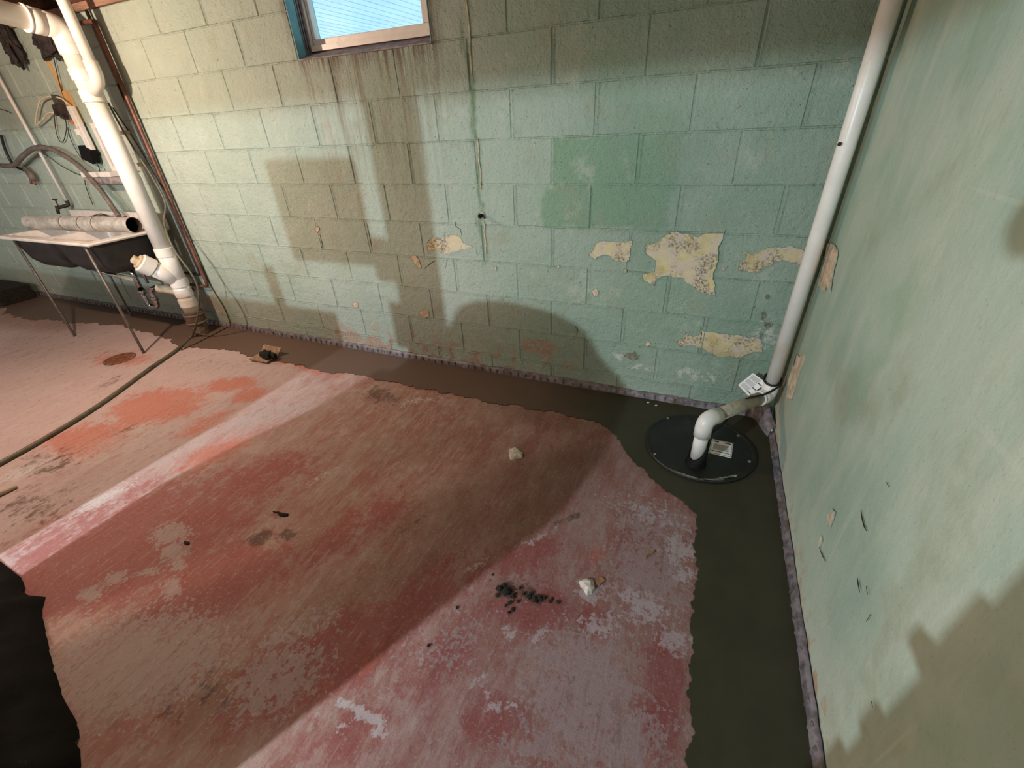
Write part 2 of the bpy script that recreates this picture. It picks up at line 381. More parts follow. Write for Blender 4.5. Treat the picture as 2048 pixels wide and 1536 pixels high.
def wet_concrete():
    t = NT('fresh_wet_concrete')
    n = t.noise(6, 5, 0.6); f = t.noise(90, 4, 0.6)
    col = t.mix(t.ramp(n, 0.35, 0.65), lin((52, 50, 36)), lin((58, 55, 40)))
    col = t.mix(t.ramp(t.noise(2, 5, 0.6, stretch=(8, 2, 1)), 0.5, 0.7, 0, 0.4), col, lin((48, 46, 34)))
    x, y, z = t.xyz(); warm_left = t.ramp(t.math('ADD', x, t.math('MULTIPLY', t.math('SUBTRACT', n, 0.5), 0.5)), -0.7, -1.5)
    col = t.mix(t.math('MULTIPLY', warm_left, 0.9), col, lin((110, 88, 77)))  # browner and paler to the left: warm light put into the colour
    h = t.math('ADD', t.math('MULTIPLY', f, 0.2), t.noise(4, 4, 0.5, stretch=(3, 1, 1)))
    return t.out(col, 0.55, t.bump(h, 0.15, 0.004), spec=0.35)

def peel_mat():
    t = NT('bared_yellow_plaster'); x, y, z = t.xyz()
    n = t.noise(16, 7, 0.72); n2 = t.noise(85, 6, 0.75); n4 = t.noise(7, 5, 0.65, off=(0, 3, 1))
    col = t.mix(t.ramp(n, 0.38, 0.62), lin((216, 202, 156)), lin((210, 194, 180)))
    col = t.mix(t.ramp(t.noise(6, 5, 0.6, off=(3, 0, 3)), 0.50, 0.66, 0, 0.6), col, lin((186, 168, 96)))
    col = t.mix(t.ramp(z, 0.40, 0.30, 0, 0.55), col, lin((150, 128, 92)))
    mould = t.math('MULTIPLY', t.ramp(n2, 0.44, 0.58), t.ramp(n4, 0.44, 0.58))
    col = t.mix(t.math('MULTIPLY', mould, 0.8), col, lin((84, 76, 72)))
    return t.out(col, 0.85, t.bump(t.math('ADD', n2, n), 0.9, 0.006))

def glass_mat():
    t = NT('window_glass'); tr = t.n('ShaderNodeBsdfTransparent'); gl = t.n('ShaderNodeBsdfGlossy'); mx = t.n('ShaderNodeMixShader')
    t.put(tr.inputs[0], t.mix(t.ramp(t.noise(3, 5), 0.3, 0.7), (0.86, 0.94, 1, 1), (0.95, 0.99, 1, 1))); gl.inputs['Roughness'].default_value = 0.05
    mx.inputs[0].default_value = 0.05; t.put(mx.inputs[1], tr.outputs[0]); t.put(mx.inputs[2], gl.outputs[0])
    out = [n for n in t.t.nodes if n.type == 'OUTPUT_MATERIAL'][0]; t.t.links.new(mx.outputs[0], out.inputs[0]); t.t.nodes.remove(t.b)
    return t.m

def dark_wood(name, c1, c2, st):
    t = NT(name); n = t.noise(1.0, 7, 0.65, stretch=st)
    col = t.mix(t.ramp(n, 0.35, 0.65), lin(c1), lin(c2))
    return t.out(col, 0.75, t.bump(n, 0.4, 0.004))

def tarp_mat():
    t = NT('black_plastic_sheet'); n = t.noise(9, 6, 0.65); n2 = t.noise(3.0, 4, 0.6, stretch=(1, 3, 1))
    col = t.mix(t.ramp(n, 0.4, 0.7), lin((10, 9, 7)), lin((22, 20, 16)))
    col = t.mix(t.math('MULTIPLY', t.ramp(n2, 0.66, 0.70), t.ramp(n, 0.55, 0.62)), col, lin((74, 68, 54)))
    return t.out(col, 0.75, t.bump(n, 0.5, 0.012), spec=0.12)

def galvan():
    t = NT('galvanised_duct_steel'); n = t.noise(25, 5, 0.6)
    col = t.mix(t.ramp(n, 0.35, 0.65), lin((190, 182, 172)), lin((214, 208, 200)))
    return t.out(col, t.ramp(n, 0.3, 0.7, 0.32, 0.5), None, 0.45)

def rust_iron():
    t = NT('rusty_cast_iron'); n = t.noise(40, 6, 0.7)
    col = t.mix(t.ramp(n, 0.4, 0.6), lin((92, 66, 52)), lin((130, 112, 98)))
    return t.out(col, 0.85, t.bump(n, 0.7, 0.004))

M = dict(
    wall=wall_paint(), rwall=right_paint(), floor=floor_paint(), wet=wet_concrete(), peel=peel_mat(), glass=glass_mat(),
    pvc=plain('white_pvc', (232, 228, 222), 0.35, var=0.03, scale=14, dirt=(222, 214, 200)),
    pvcd=plain('dusty_pvc', (176, 168, 148), 0.6, var=0.12, scale=60, dirt=(136, 128, 108)),
    pvcring=plain('pvc_joint_shadow_line', (150, 140, 128), 0.6, var=0.1),
    print=plain('magenta_print', (206, 110, 140), 0.6),
    vinyl=plain('white_window_vinyl', (226, 214, 206), 0.4, var=0.04, scale=20, dirt=(196, 180, 172)),
    teal=plain('teal_jamb_paint', (120, 178, 182), 0.55, var=0.15, scale=15),
    sill=plain('stained_sill', (158, 144, 146), 0.8, var=0.25, scale=22, bump=0.4, dirt=(108, 84, 78)),
    track=plain('window_track_grey', (140, 128, 128), 0.6, var=0.2),
    mem=plain('lilac_drainage_membrane', (128, 118, 122), 0.42, var=0.28, scale=34, bump=0.2, dirt=(92, 76, 66)),
    blackp=plain('black_plastic_lid', (26, 27, 25), 0.5, var=0.2, scale=9, bump=0.1, dirt=(46, 45, 40)),
    rubber=plain('black_rubber', (12, 11, 11), 0.7, spec=0.2),
    dust=plain('cement_dust', (138, 132, 116), 0.9, var=0.25, scale=40),
    screw=plain('zinc_screw', (176, 172, 162), 0.4, 0.6),
    paper=plain('white_paper', (236, 234, 232), 0.7, var=0.03),
    ink=plain('black_ink', (24, 22, 24), 0.7), ink2=plain('grey_ink', (120, 120, 124), 0.7), ink3=plain('red_ink', (150, 60, 60), 0.7),
    cable=plain('black_cable', (22, 20, 19), 0.5), cable2=plain('dark_grey_cable', (70, 66, 58), 0.6),
    hose=plain('olive_grey_hose', (106, 100, 82), 0.6, var=0.15, dirt=(74, 68, 54)),
    grayhose=plain('grey_drain_hose', (112, 100, 92), 0.55, var=0.2),
    copper=plain('brown_copper_pipe', (128, 84, 66), 0.5, 0.25, var=0.25, scale=18, dirt=(78, 56, 46)),
    iron=plain('black_iron_pipe', (46, 38, 34), 0.6, 0.2, var=0.2),
    rust=rust_iron(), duct=galvan(), inside=plain('duct_inside', (70, 60, 52), 0.6, 0.5),
    enamel=plain('white_sink_enamel', (216, 206, 198), 0.35, var=0.06, scale=12, dirt=(186, 172, 160)),
    basin=plain('dark_sink_underside', (46, 40, 36), 0.8, var=0.2, scale=14, bump=0.3),  # dark exterior that also fills in the shadow below the rim
    leg=plain('grey_steel_leg', (112, 104, 100), 0.45, 0.5, var=0.2, scale=30),
    chrome=plain('chrome', (190, 190, 196), 0.12, 1.0, var=0.05), white=plain('white_plastic', (214, 206, 198), 0.5, var=0.05),
    cream=plain('cream_plastic', (214, 196, 168), 0.5), tan=dark_wood('tan_board', (176, 132, 84), (200, 160, 108), (30, 30, 3)),
    wood=dark_wood('old_joist_wood', (104, 72, 56), (140, 102, 82), (3, 30, 30)), woodx=dark_wood('sill_plate_wood', (112, 82, 66), (154, 120, 100), (3, 30, 30)),
    subf=dark_wood('subfloor_boards', (74, 52, 42), (100, 72, 58), (3, 30, 30)),
    ledge=plain('weathered_ledge', (150, 138, 136), 0.8, var=0.25, scale=18, dirt=(84, 70, 72)),
    dkbrown=plain('dark_lump', (58, 48, 46), 0.95, var=0.4, scale=30, bump=0.8),
    fplate=plain('rusty_drain_cover', (142, 84, 58), 0.8, var=0.25, scale=40, bump=0.5),
    board=plain('cement_crusted_board', (182, 148, 122), 0.85, var=0.2, scale=40, bump=0.5, dirt=(130, 104, 88)),
    clump=plain('black_mortar_clump', (30, 25, 22), 0.9, var=0.3, bump=0.9, scale=60),
    chip=plain('white_plaster_chip', (214, 200, 188), 0.85, var=0.15, scale=50, bump=0.4), chip2=plain('tan_plaster_chip', (158, 116, 84), 0.85, var=0.2, scale=50),
    crumb=plain('dark_soil_crumb', (38, 34, 26), 0.95, var=0.3, bump=0.6), stick=plain('pale_stick', (198, 178, 150), 0.7),
    crack=plain('crack_gap', (48, 42, 34), 0.9), bpeel=plain('bared_orange_plaster', (218, 194, 166), 0.85, var=0.2, scale=26, bump=0.4, dirt=(176, 150, 128)),
    tarp=tarp_mat(), heater=plain('heater_enamel', (190, 186, 178), 0.5, var=0.05), card=plain('cardboard', (150, 118, 84), 0.8, var=0.1),
    soffit=plain('pale_soffit', (226, 232, 236), 0.6, var=0.05, scale=2), drywall=plain('grey_plaster', (150, 148, 138), 0.8, var=0.08),
    blk=plain('dark_block', (34, 26, 20), 0.85, var=0.3, bump=0.3), strip=plain('old_caulk_strip', (196, 182, 148), 0.8, var=0.2, scale=40, bump=0.4),
)

# ------------------------------------------------------------------ floor
R3 = np.array(ROT)
def project_np(P):
    q = (P - np.array(CAM)) @ R3
    z = np.minimum(q[:, 2], -1e-3)
    return np.stack([W/2 - FPX*q[:, 0]/z, H/2 + FPX*q[:, 1]/z], 1), q[:, 2] < -0.05
def build_floor():
    x0, x1, y0, y1, st = -9.0, 0.0, -5.0, 0.0, 0.025
    nx, ny = int((x1-x0)/st)+1, int((y1-y0)/st)+1
    X, Y = np.meshgrid(np.linspace(x0, x1, nx), np.linspace(y0, y1, ny))
    P = np.stack([X.ravel(), Y.ravel(), np.zeros(X.size)], 1)
    uv, front = project_np(P)
    def e(cx, cy, rx, ry, ang=0, hard=2.0, k=1.0):
        a = math.radians(ang); dx, dy = uv[:, 0]-cx, uv[:, 1]-cy
        p = (dx*math.cos(a)+dy*math.sin(a))/rx; q = (-dx*math.sin(a)+dy*math.cos(a))/ry
        return np.where(front, k*np.clip(1.25 - np.sqrt(p*p+q*q)*0.62, 0, 1), 0)
    def u(*m): return np.maximum.reduce(m)
    red = u(e(250,1100,260,90,-22), e(90,1180,110,60,-10), e(420,1170,160,60,-25), e(640,1330,210,65,-33), e(520,960,160,40,-25,k=.7), e(720,1050,150,40,-30,k=.65), e(850,1200,150,50,-35,k=.75),
            e(1060,1110,70,26,-20,k=.85), e(1070,1220,110,50,0,k=.8), e(1180,1240,70,40,20,k=.7), e(1000,1440,70,60,0,k=.8), e(860,1330,120,70,-30,k=.7), e(1330,1330,50,90,0,k=.75), e(1320,1450,50,80,0,k=.75), e(700,1480,140,60,-30,k=.7), e(330,1460,110,60,-30,k=.45), e(1150,1400,60,50,0,k=.5))
    orange = u(e(310,815,85,28,-14), e(180,880,75,30,-12), e(420,845,60,14,-20,k=.9), e(460,770,45,12,-8), e(500,790,30,10,-20), e(240,718,50,14,-3,k=.8), e(560,660,90,14,8,k=.3), e(430,905,90,20,-22,k=.7), e(620,735,70,10,10,k=.7), e(1190,1110,40,24,0,k=.5), e(660,1370,160,30,-33,k=.5))
    white = u(e(200,1000,60,10,-27,k=.8), e(40,945,50,10,-20,k=.85), e(735,1430,40,8,28,k=1.0), e(695,1405,18,9,20), e(760,1465,14,8,0), e(700,1448,22,5,-10,k=.9),
              e(1290,1215,60,26,30,k=.75), e(1180,1185,26,18,20,k=.9), e(1360,1100,34,30,0,k=.75), e(1370,1150,24,16,0,k=.8), e(1200,1250,50,22,10,k=.7), e(1350,1285,38,24,30,k=.75), e(1080,1275,18,14,0,k=.85), e(1018,1265,10,16,0,k=.9), e(960,1360,24,9,-40,k=.8), e(990,1415,55,8,-8,k=.75), e(977,1394,6,6,0), e(955,1130,40,7,-30,k=.6), e(1075,1075,40,8,-25,k=.55), e(1300,1030,90,30,20,k=.5), e(650,950,60,8,-30,k=.5), e(840,800,60,8,-10,k=.5))
    dirt = u(e(520,1077,26,13,-8,k=.95), e(576,1069,16,9,-15,k=.95), e(1040,1180,60,22,20,k=.62), e(1010,1182,22,14,20,k=.85), e(1075,1195,22,9,15,k=.75), e(100,925,90,28,-15,k=.55), e(60,1010,90,40,-15,k=.55), e(225,760,45,8,-25,k=.5), e(760,790,50,22,10,k=.6), e(430,1390,40,40,-30,k=.55), e(330,1420,60,60,-30,k=.45), e(1145,1035,30,7,-20,k=.7), e(1240,985,60,12,-30,k=.35), e(260,860,90,8,-14,k=.45), e(820,1050,60,7,-35,k=.55))
    grey = u(e(340,1068,34,20,-15), e(348,1104,26,20,-30), e(358,1130,14,12,-30), e(230,1157,20,11,-15), e(292,1146,26,6,-12), e(342,1178,20,16,-40), e(183,1188,24,13,-10), e(270,1330,170,85,-15), e(560,1270,60,20,-30,k=.7), e(550,1360,110,60,-30,k=.8), e(1160,1390,110,130,0,k=.8), e(1230,1480,110,70,0,k=.8), e(1300,1150,90,90,20,k=.75), e(1300,1050,80,40,20,k=.7), e(80,690,140,40,0,k=.7), e(270,880,110,26,-15,k=.7), e(520,830,120,22,-12,k=.7), e(440,730,100,14,0,k=.6), e(620,1250,60,30,-30,k=.6), e(1080,1500,90,40,0,k=.7), e(160,1240,40,20,0,k=.5), e(240,940,180,30,-25,k=.6), e(900,1290,100,60,-30,k=.5))
    brown = u(e(1000,1000,260,90,-20,k=.75), e(1120,930,140,40,-10,k=.85), e(760,1170,240,70,-33,k=.7), e(640,1060,140,50,-25,k=.7), e(800,900,240,40,-12,k=.45), e(1100,840,150,22,12,k=.75), e(60,640,110,22,5,k=.9), e(140,960,160,50,-20,k=.5), e(430,1420,120,60,-30,k=.8), e(560,700,120,12,8,k=.3), e(1000,1180,120,30,-20,k=.4))
    idx = np.arange(nx*ny).reshape(ny, nx)
    F = np.stack([idx[:-1, :-1].ravel(), idx[:-1, 1:].ravel(), idx[1:, 1:].ravel(), idx[1:, :-1].ravel()], 1)
    me = bpy.data.meshes.new('floor'); me.vertices.add(len(P)); me.vertices.foreach_set('co', P.ravel())
    me.loops.add(F.size); me.loops.foreach_set('vertex_index', F.ravel()); me.polygons.add(len(F))
    me.polygons.foreach_set('loop_start', np.arange(0, F.size, 4)); me.update(calc_edges=True)
    for nm, ch in (('wear', (red, white, dirt)), ('wear2', (orange, grey, brown))):
        a = me.attributes.new(nm, 'FLOAT_COLOR', 'POINT')
        c = np.ones((len(P), 4), np.float32); c[:, 0], c[:, 1], c[:, 2] = ch
        a.data.foreach_set('color', c.ravel())
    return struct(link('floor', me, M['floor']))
FLOOR = build_floor()

# freshly poured strip along the walls
inner_px = [(60,640),(150,646),(210,650),(270,662),(320,672),(350,688),(400,697),(450,699),(500,714),(560,724),(640,744),(700,747),(740,755),(780,765),(850,780),(940,795),(1030,810),(1110,825),(1170,840),(1212,855),(1243,888),(1268,925),(1310,965),(1360,1000),(1392,1028),(1397,1060),(1393,1120),(1388,1200),(1386,1300),(1381,1400),(1376,1536)]
pts = [Vector((-9.0, -0.30))] + [FL(*q).xy for q in inner_px] + [Vector((-0.30, -2.2)), Vector((-0.30, -5.0))]
rnd = random.Random(5); line = pts
for it in range(7):
    out = []
    for a, b in zip(line, line[1:]):
        out.append(a); d = b-a
        if d.length > 0.007:
            out.append((a+b)/2 + Vector((-d.y, d.x))*rnd.uniform(-0.26, 0.26)*(1.0 if it > 1 else 0.35))
    out.append(line[-1]); line = out
from mathutils.geometry import delaunay_2d_cdt
ring = [Vector((p.x, p.y)) for p in line] + [Vector((-0.002, -5.0)), Vector((-0.002, -0.002)), Vector((-9.0, -0.002))]
nr = len(ring); vv, _, ff = delaunay_2d_cdt(ring, [(i, (i+1) % nr) for i in range(nr)], [tuple(range(nr))], 1, 1e-6)[:3]
zt = 0.006; mb = MB(); mb.add([(p.x, p.y, zt) for p in vv], [tuple(f) for f in ff])
mb.add([(p.x, p.y, z) for p in line for z in (zt, 0.0002)], [(2*i, 2*i+1, 2*i+3, 2*i+2) for i in range(len(line)-1)])
strip = mb.build('wet_concrete_strip', M['wet'], FLOOR)
for f in strip.data.polygons:
    if f.normal.z < -0.5: f.flip()

# ------------------------------------------------------------------ back wall of painted blocks
WX0, WX1, WZ0, ZT = -2.649, -1.815, 1.755, 2.135
XL = -9.0
mb = MB(); ym = 0.0038
for a, b in (((XL, ym, -0.05), (WX0, 0.2, ZT)), ((WX1, ym, -0.05), (0.2, 0.2, ZT)), ((WX0, ym, -0.05), (WX1, 0.2, WZ0-0.002))): mb.box(a, b)
WALL = struct(mb.build('wall_back', M['wall']))
cache = {}
def block_mesh(w, h, var):
    k = (round(w, 3), round(h, 3), var)
    if k in cache: return cache[k]
    r = random.Random(int(w*1000)*31+int(h*1000)*7+var); nx_, nz_ = (5, 3) if w > 0.25 else (3, 3)
    base = [(-w/2+w*i/nx_, -h/2) for i in range(nx_)] + [(w/2, -h/2+h*i/nz_) for i in range(nz_)] + [(w/2-w*i/nx_, h/2) for i in range(nx_)] + [(-w/2, h/2-h*i/nz_) for i in range(nz_)]
    def ring(ix, iz, y, j): return [(x*(1-2*ix/w)+r.uniform(-j, j), y, z*(1-2*iz/h)+r.uniform(-j, j)) for x, z in base]
    n = len(base); up = (0.0, 0.0032, 0.0045, 0.0, 0.0025, 0.0038)[var]
    fr = ring(0.005, 0.0032, 0, 0.0014); left = list(range(2*nx_+nz_, n)) + [0]
    for i in left: fr[i] = (fr[i][0], -up*r.uniform(0.5, 1.0), fr[i][2])
    for i in range(n):
        if i not in left: fr[i] = (fr[i][0], r.uniform(-0.0012, 0.0004), fr[i][2])
    inner = [(fr[i][0]+0.010+r.uniform(-.002, .002), 0.0, fr[i][2]) for i in left]
    vs = fr + ring(0.0008, 0.0005, 0.0040, 0.0010) + inner; q = 2*n
    fs = [tuple(range(1, left[0])) + tuple(q+i for i in range(len(left)))]
    fs += [(left[i], left[i+1], q+i+1, q+i) for i in range(len(left)-1)] + [(left[0], q, left[0]-1), (0, 1, q+len(left)-1)]
    fs += [(i, n+i, n+(i+1) % n, (i+1) % n) for i in range(n)]
    me = bpy.data.meshes.new('block'); me.from_pydata(vs, [], fs); me.materials.append(M['wall'])
    bm = bmesh.new(); bm.from_mesh(me); bmesh.ops.recalc_face_normals(bm, faces=bm.faces); bm.to_mesh(me); bm.free()
    if me.polygons[0].normal.y > 0: me.flip_normals()
    cache[k] = me; return me
rnd = random.Random(3); nblocks = 0
for k in range(-2, 9):
    z0, z1 = ZH + k*CH, min(ZH + (k+1)*CH, ZT)
    z0 = max(z0, 0.0)
    off = 0.0 if k % 2 else 0.5
    js = [XO + (off + j)*2*CH for j in range(-22, 1)]
    js = [j for j in js if -7.9 < j < -0.01] + [0.0]
    cuts = []
    for a, b in zip(js, js[1:]):
        if z0 >= WZ0 - 0.01:
            if b <= WX0+1e-3 or a >= WX1-1e-3: cuts.append((a, b))
            else:
                if a < WX0 - 0.03: cuts.append((a, WX0))
                if b > WX1 + 0.03: cuts.append((WX1, b))
        else: cuts.append((a, b))
    for a, b in cuts:
        if k >= 6 and b < -5.9: continue
        w, h = b-a-0.0045, z1-z0-0.003
        o = bpy.data.objects.new('block', block_mesh(w, h, nblocks % 6)); COL.objects.link(o); o.parent = WALL
        o.location = ((a+b)/2+rnd.uniform(-.001, .001), rnd.uniform(-0.0012, 0.0012), (z0+z1)/2)
        o.rotation_euler = (rnd.uniform(-.004, .004), rnd.uniform(-.002, .002), rnd.uniform(-.003, .003)); nblocks += 1

# places where the paint has come off
S4 = lambda q: (1100+q[0]*0.27344, 440+q[1]*0.27344)
S2 = lambda q: (400+q[0]*0.29955, 180+q[1]*0.29955)
def peel(px, conv, mat=None, proj=None, seed=1, amp=0.15, it=3, name='peeled_patch', parent=None, th=0.0022, lip=True):
    pr = proj or (lambda u, v: BK(u, v))
    P = [pr(*(conv(q) if conv else q)) for q in px]
    if proj is None:
        R = ragged([(p.x, p.z) for p in P], it, amp, seed); ring = [Vector((q.x, 0.002, q.y)) for q in R]; up = Vector((0, -0.002-th+0.0005, 0))
    else:
        R = ragged([(p.y, p.z) for p in P], it, amp, seed); ring = [Vector((0.001, q.x, q.y)) for q in R]; up = Vector((-0.001-th, 0, 0))
    if lip:
        lp = MB(); n_ = len(ring); lp.tube([q+up*(1.25 if proj is None else 1.1) for q in ring]+[ring[0]+up*1.2], 0.0014, 5); lp.build('paint_lip', M['wall'] if proj is None else M['rwall'], parent or WALL)
    b = MB(); b.prism(ring, up); o = b.build(name, mat or M['peel'], parent or WALL, fix=True)
    bm = bmesh.new(); bm.from_mesh(o.data); bmesh.ops.triangulate(bm, faces=[f for f in bm.faces if len(f.verts) > 4], ngon_method='BEAUTY'); bm.to_mesh(o.data); bm.free()
    return o
def blob_px(cx, cy, r, n=8, seed=0, sx=1.0):
    q = random.Random(seed); return [(cx+math.cos(6.283*i/n)*r*sx*q.uniform(.7, 1.2), cy+math.sin(6.283*i/n)*r*q.uniform(.7, 1.2)) for i in range(n)]
P1 = [(275,245),(320,210),(345,165),(400,150),(450,155),(500,160),(560,160),(600,145),(595,200),(585,260),(580,290),(545,310),(500,300),(455,285),(420,255),(380,255),(345,270),(335,290),(305,270)]
P2 = [(700,195),(715,175),(770,165),(810,130),(850,105),(910,85),(970,100),(1040,110),(1085,125),(1130,100),(1200,95),(1275,98),(1265,140),(1240,180),(1225,215),(1228,270),(1215,330),(1195,380),(1190,430),(1210,480),(1205,550),(1160,548),(1100,530),(1050,495),(1010,465),(980,450),(985,425),(930,420),(850,405),(800,425),(770,450),(765,480),(730,470),(705,450),(672,425),(680,390),(720,385),(765,380),(770,340),(775,295),(740,270),(705,250),(700,220)]
P3 = [(1375,340),(1385,305),(1430,285),(1440,250),(1400,230),(1480,245),(1540,220),(1600,200),(1680,195),(1770,190),(1830,210),(1865,240),(1890,280),(1865,340),(1830,320),(1760,310),(1700,300),(1640,310),(1600,335),(1560,350),(1520,385),(1450,380),(1380,375)]
P4 = [(915,895),(975,850),(990,820),(1040,850),(1090,840),(1110,800),(1150,820),(1240,830),(1310,840),(1400,845),(1500,855),(1540,870),(1560,910),(1550,970),(1480,970),(1410,1000),(1330,1000),(1200,985),(1120,940),(1050,915),(960,930)]
for i, P in enumerate((P1, P2, P3, P4)): peel(P, S4, seed=i+1)
P5 = [(1510,1030),(1540,990),(1640,980),(1740,985),(1760,1020),(1840,1050),(1850,1095),(1800,1085),(1740,1065),(1660,1100),(1600,1080),(1520,1075)]
P6 = [(1395,1105),(1440,1105),(1465,1140),(1475,1190),(1450,1185),(1425,1150)]
peel(P5, S2, seed=11); peel(P6, S2, M['bpeel'], seed=12)
for i, (cx, cy, r, sx) in enumerate([(548,372,16,.8),(332,530,28,1),(712,905,20,.9),(60,340,12,1),(1265,360,12,1.3),(600,990,30,1.8),(1560,700,36,.5),(1590,770,26,1.4),(1540,840,30,.5),(1590,560,22,.9)]):
    peel(blob_px(cx, cy, r, 9, i, sx), S4, M['bpeel'] if i < 5 else M['dust'], seed=20+i, amp=0.25)
for i, (cx, cy, r, sx) in enumerate([(785,930,22,.6),(1040,1435,22,1.2),(1505,1490,32,1.1),(1975,1190,14,.6)]):
    peel(blob_px(cx, cy, r, 9, i+30, sx), S2, M['bpeel'], seed=40+i, amp=0.25)
# cracks beside the patches
def crack(px, conv, parent, w=0.0022, wall='b'):
    P = [(BK(*(conv(q) if conv else q)) if wall == 'b' else RT(*(conv(q) if conv else q))) for q in px]
    off = Vector((0, -0.0012, 0)) if wall == 'b' else Vector((-0.002, 0, 0))
    b = MB(); b.tube([p+off for p in P], [w*0.4]+[w]*(len(P)-2)+[w*0.4], 5); return b.build('crack', M['crack'], parent)
for px in ([(1700,875),(1710,910),(1740,930),(1750,980)], [(1640,950),(1630,980)], [(1500,1190),(1550,1150),(1575,1140)], [(1115,890),(1130,960),(1140,1010),(1152,1075)], [(800,960),(812,1010),(822,1040),(808,1055)], [(1650,1135),(1640,1190)]): crack(px, S2, WALL)
for px in ([(600,90),(595,140)], [(1285,70),(1270,110)], [(1100,780),(1110,830),(1095,900)], [(700,195),(690,235)], [(180,770),(200,800),(196,840)]): crack(px, S4, WALL)
# thin strip of old filler down the wall with an anchor bolt
for z0, z1 in ((0.78, 0.96), (1.12, 1.36), (1.59, 2.13)):
    b = MB(); n = 10
    b.tube([(-1.612+0.003*math.sin(5*i), -0.001, z0+(z1-z0)*i/n) for i in range(n+1)], [0.0015]+[0.0042]*(n-1)+[0.0015], 6); b.build('filler_strip', M['strip'], WALL)
a = thing('anchor_bolt', 'small black anchor bolt sticking out of the green block wall', 'bolt', BK(965, 430))
b = MB(); b.lathe([(0, 0.0), (0.016, 0), (0.016, -0.006), (0, -0.006)], (0, 0, 0), (0, 1, 0), 12); b.build('washer', M['screw'], a, fix=True)
b = MB(); b.tube([(0, -0.004, 0), (0.004, -0.05, -0.002)], 0.007, 8); b.lathe([(0, -0.022), (0.013, -0.022), (0.013, -0.034), (0, -0.034)], (0, 0, 0), (0, 1, 0), 6, False); b.build('shank', M['rubber'], a, fix=True)

# ------------------------------------------------------------------ window
WIN = struct(thing('window_1', 'x', 'x')); del WIN['label']; del WIN['category']
wy = 0.12
for x_ in (WX0+0.0005, WX1-0.0035):
    b = MB(); b.box((x_, 0.0, WZ0), (x_+0.003, 0.2, ZT)); b.build('jamb', M['teal'], WIN)
b = MB(); b.prism([(WX0, -0.004, WZ0-0.003), (WX0, wy+0.01, WZ0-0.003), (WX0, wy+0.01, WZ0+0.046), (WX0, -0.004, WZ0+0.003)], (WX1-WX0, 0, 0)); b.build('sill', M['sill'], WIN, fix=True)
fx0, fx1, fz0 = WX0+0.003, WX1-0.003, WZ0+0.043
b = MB(); b.box((fx0, wy-0.025, fz0), (fx1, wy+0.05, fz0+0.024)); b.box((fx0, wy-0.025, fz0+0.0242), (fx0+0.022, wy+0.05, ZT)); b.box((fx1-0.05, wy-0.025, fz0+0.0242), (fx1, wy+0.05, ZT)); b.box((fx0+0.0222, wy-0.02, ZT-0.03), (fx1-0.0502, wy+0.05, ZT))
b.build('frame', M['vinyl'], WIN)
b = MB()
for i in range(3): b.box((fx0-0.002, 0.060+i*0.013, WZ0+0.022), (fx0+0.004+i*0.004, 0.067+i*0.013, ZT))
b.build('side_track', M['track'], WIN)
sx0, sx1, sz0 = fx0+0.0225, fx1-0.0505, fz0+0.0245
b = MB(); b.box((sx0, wy-0.008, sz0), (sx1, wy+0.03, sz0+0.028)); b.box((sx0, wy-0.008, sz0+0.0282), (sx0+0.018, wy+0.03, ZT-0.031)); b.box((sx1-0.05, wy-0.008, sz0+0.0282), (sx1, wy+0.03, ZT-0.031))
b.build('sash', M['vinyl'], WIN, bevel=0.003)
b = MB(); b.box((sx0+0.012, wy+0.012, sz0+0.022), (sx1-0.045, wy+0.016, ZT-0.03)); b.build('glass_pane', M['glass'], WIN)
# the pale porch soffit seen through the glass
b = MB(); b.box((-9, 0.6, 2.72), (1.0, 8.0, 2.76)); SOF = struct(b.build('trim_1', M['soffit']))
sm_ = MB(); sm_.box((-0.004, 0.6, 2.716), (0.004, 8.0, 2.7205)); sm_ = sm_.mesh('board_seam'); sm_.materials.append(plain('soffit_seam', (204, 214, 220), 0.6))
for i in range(34):
    o = bpy.data.objects.new('board_seam', sm_); COL.objects.link(o); o.parent = SOF; o.location = (-7.2+i*0.17, 0, 0)

# ------------------------------------------------------------------ right wall
nx, nz = 100, 48
b = MB(); vs = []; fs = []
for j in range(nz+1):
    for i in range(nx+1):
        y = -5.0*i/nx; z = -0.02 + 2.5*j/nz
        vs.append((0.004*mnoise.noise(Vector((y*2.2, z*2.2, 3))) - 0.0 + 0.004, y, z))
n0 = len(vs)
for j in range(nz):
    for i in range(nx): fs.append((j*(nx+1)+i, j*(nx+1)+i+1, (j+1)*(nx+1)+i+1, (j+1)*(nx+1)+i))
b.add(vs, fs, True); b.box((0.03, -5.0, -0.02), (0.2, 0.0, 2.48))
WR = struct(b.build('wall_right', M['rwall']))
if WR.data.polygons[0].normal.x > 0:
    for i in range(nx*nz): WR.data.polygons[i].flip()
S5 = lambda q: (1500+q[0]*0.3906, 300+q[1]*0.3906)
R1 = [(400,480),(430,480),(450,510),(440,580),(420,660),(410,735),(395,690),(380,730),(350,700),(355,650),(385,560)]
R2 = [(240,1045),(285,1040),(272,1100),(245,1170),(232,1230),(215,1275),(190,1270),(195,1200),(222,1110)]
peel(R1, S5, M['bpeel'], RT, 51, 0.12, parent=WR); peel(R2, S5, M['bpeel'], RT, 52, 0.12, parent=WR)
S6 = lambda q: (1350+q[0]*0.414, 900+q[1]*0.414)
peel([(745,310),(765,285),(775,300),(765,340),(750,375),(738,365)], S6, M['bpeel'], RT, 53, 0.15, parent=WR)
peel([(695,440),(710,415),(712,440),(700,470)], S6, M['bpeel'], RT, 54, 0.15, parent=WR)
for px in ([(242,1045),(235,1075),(225,1110)], [(400,485),(385,520),(375,545)]): crack(px, S5, WR, 0.0035, 'r')
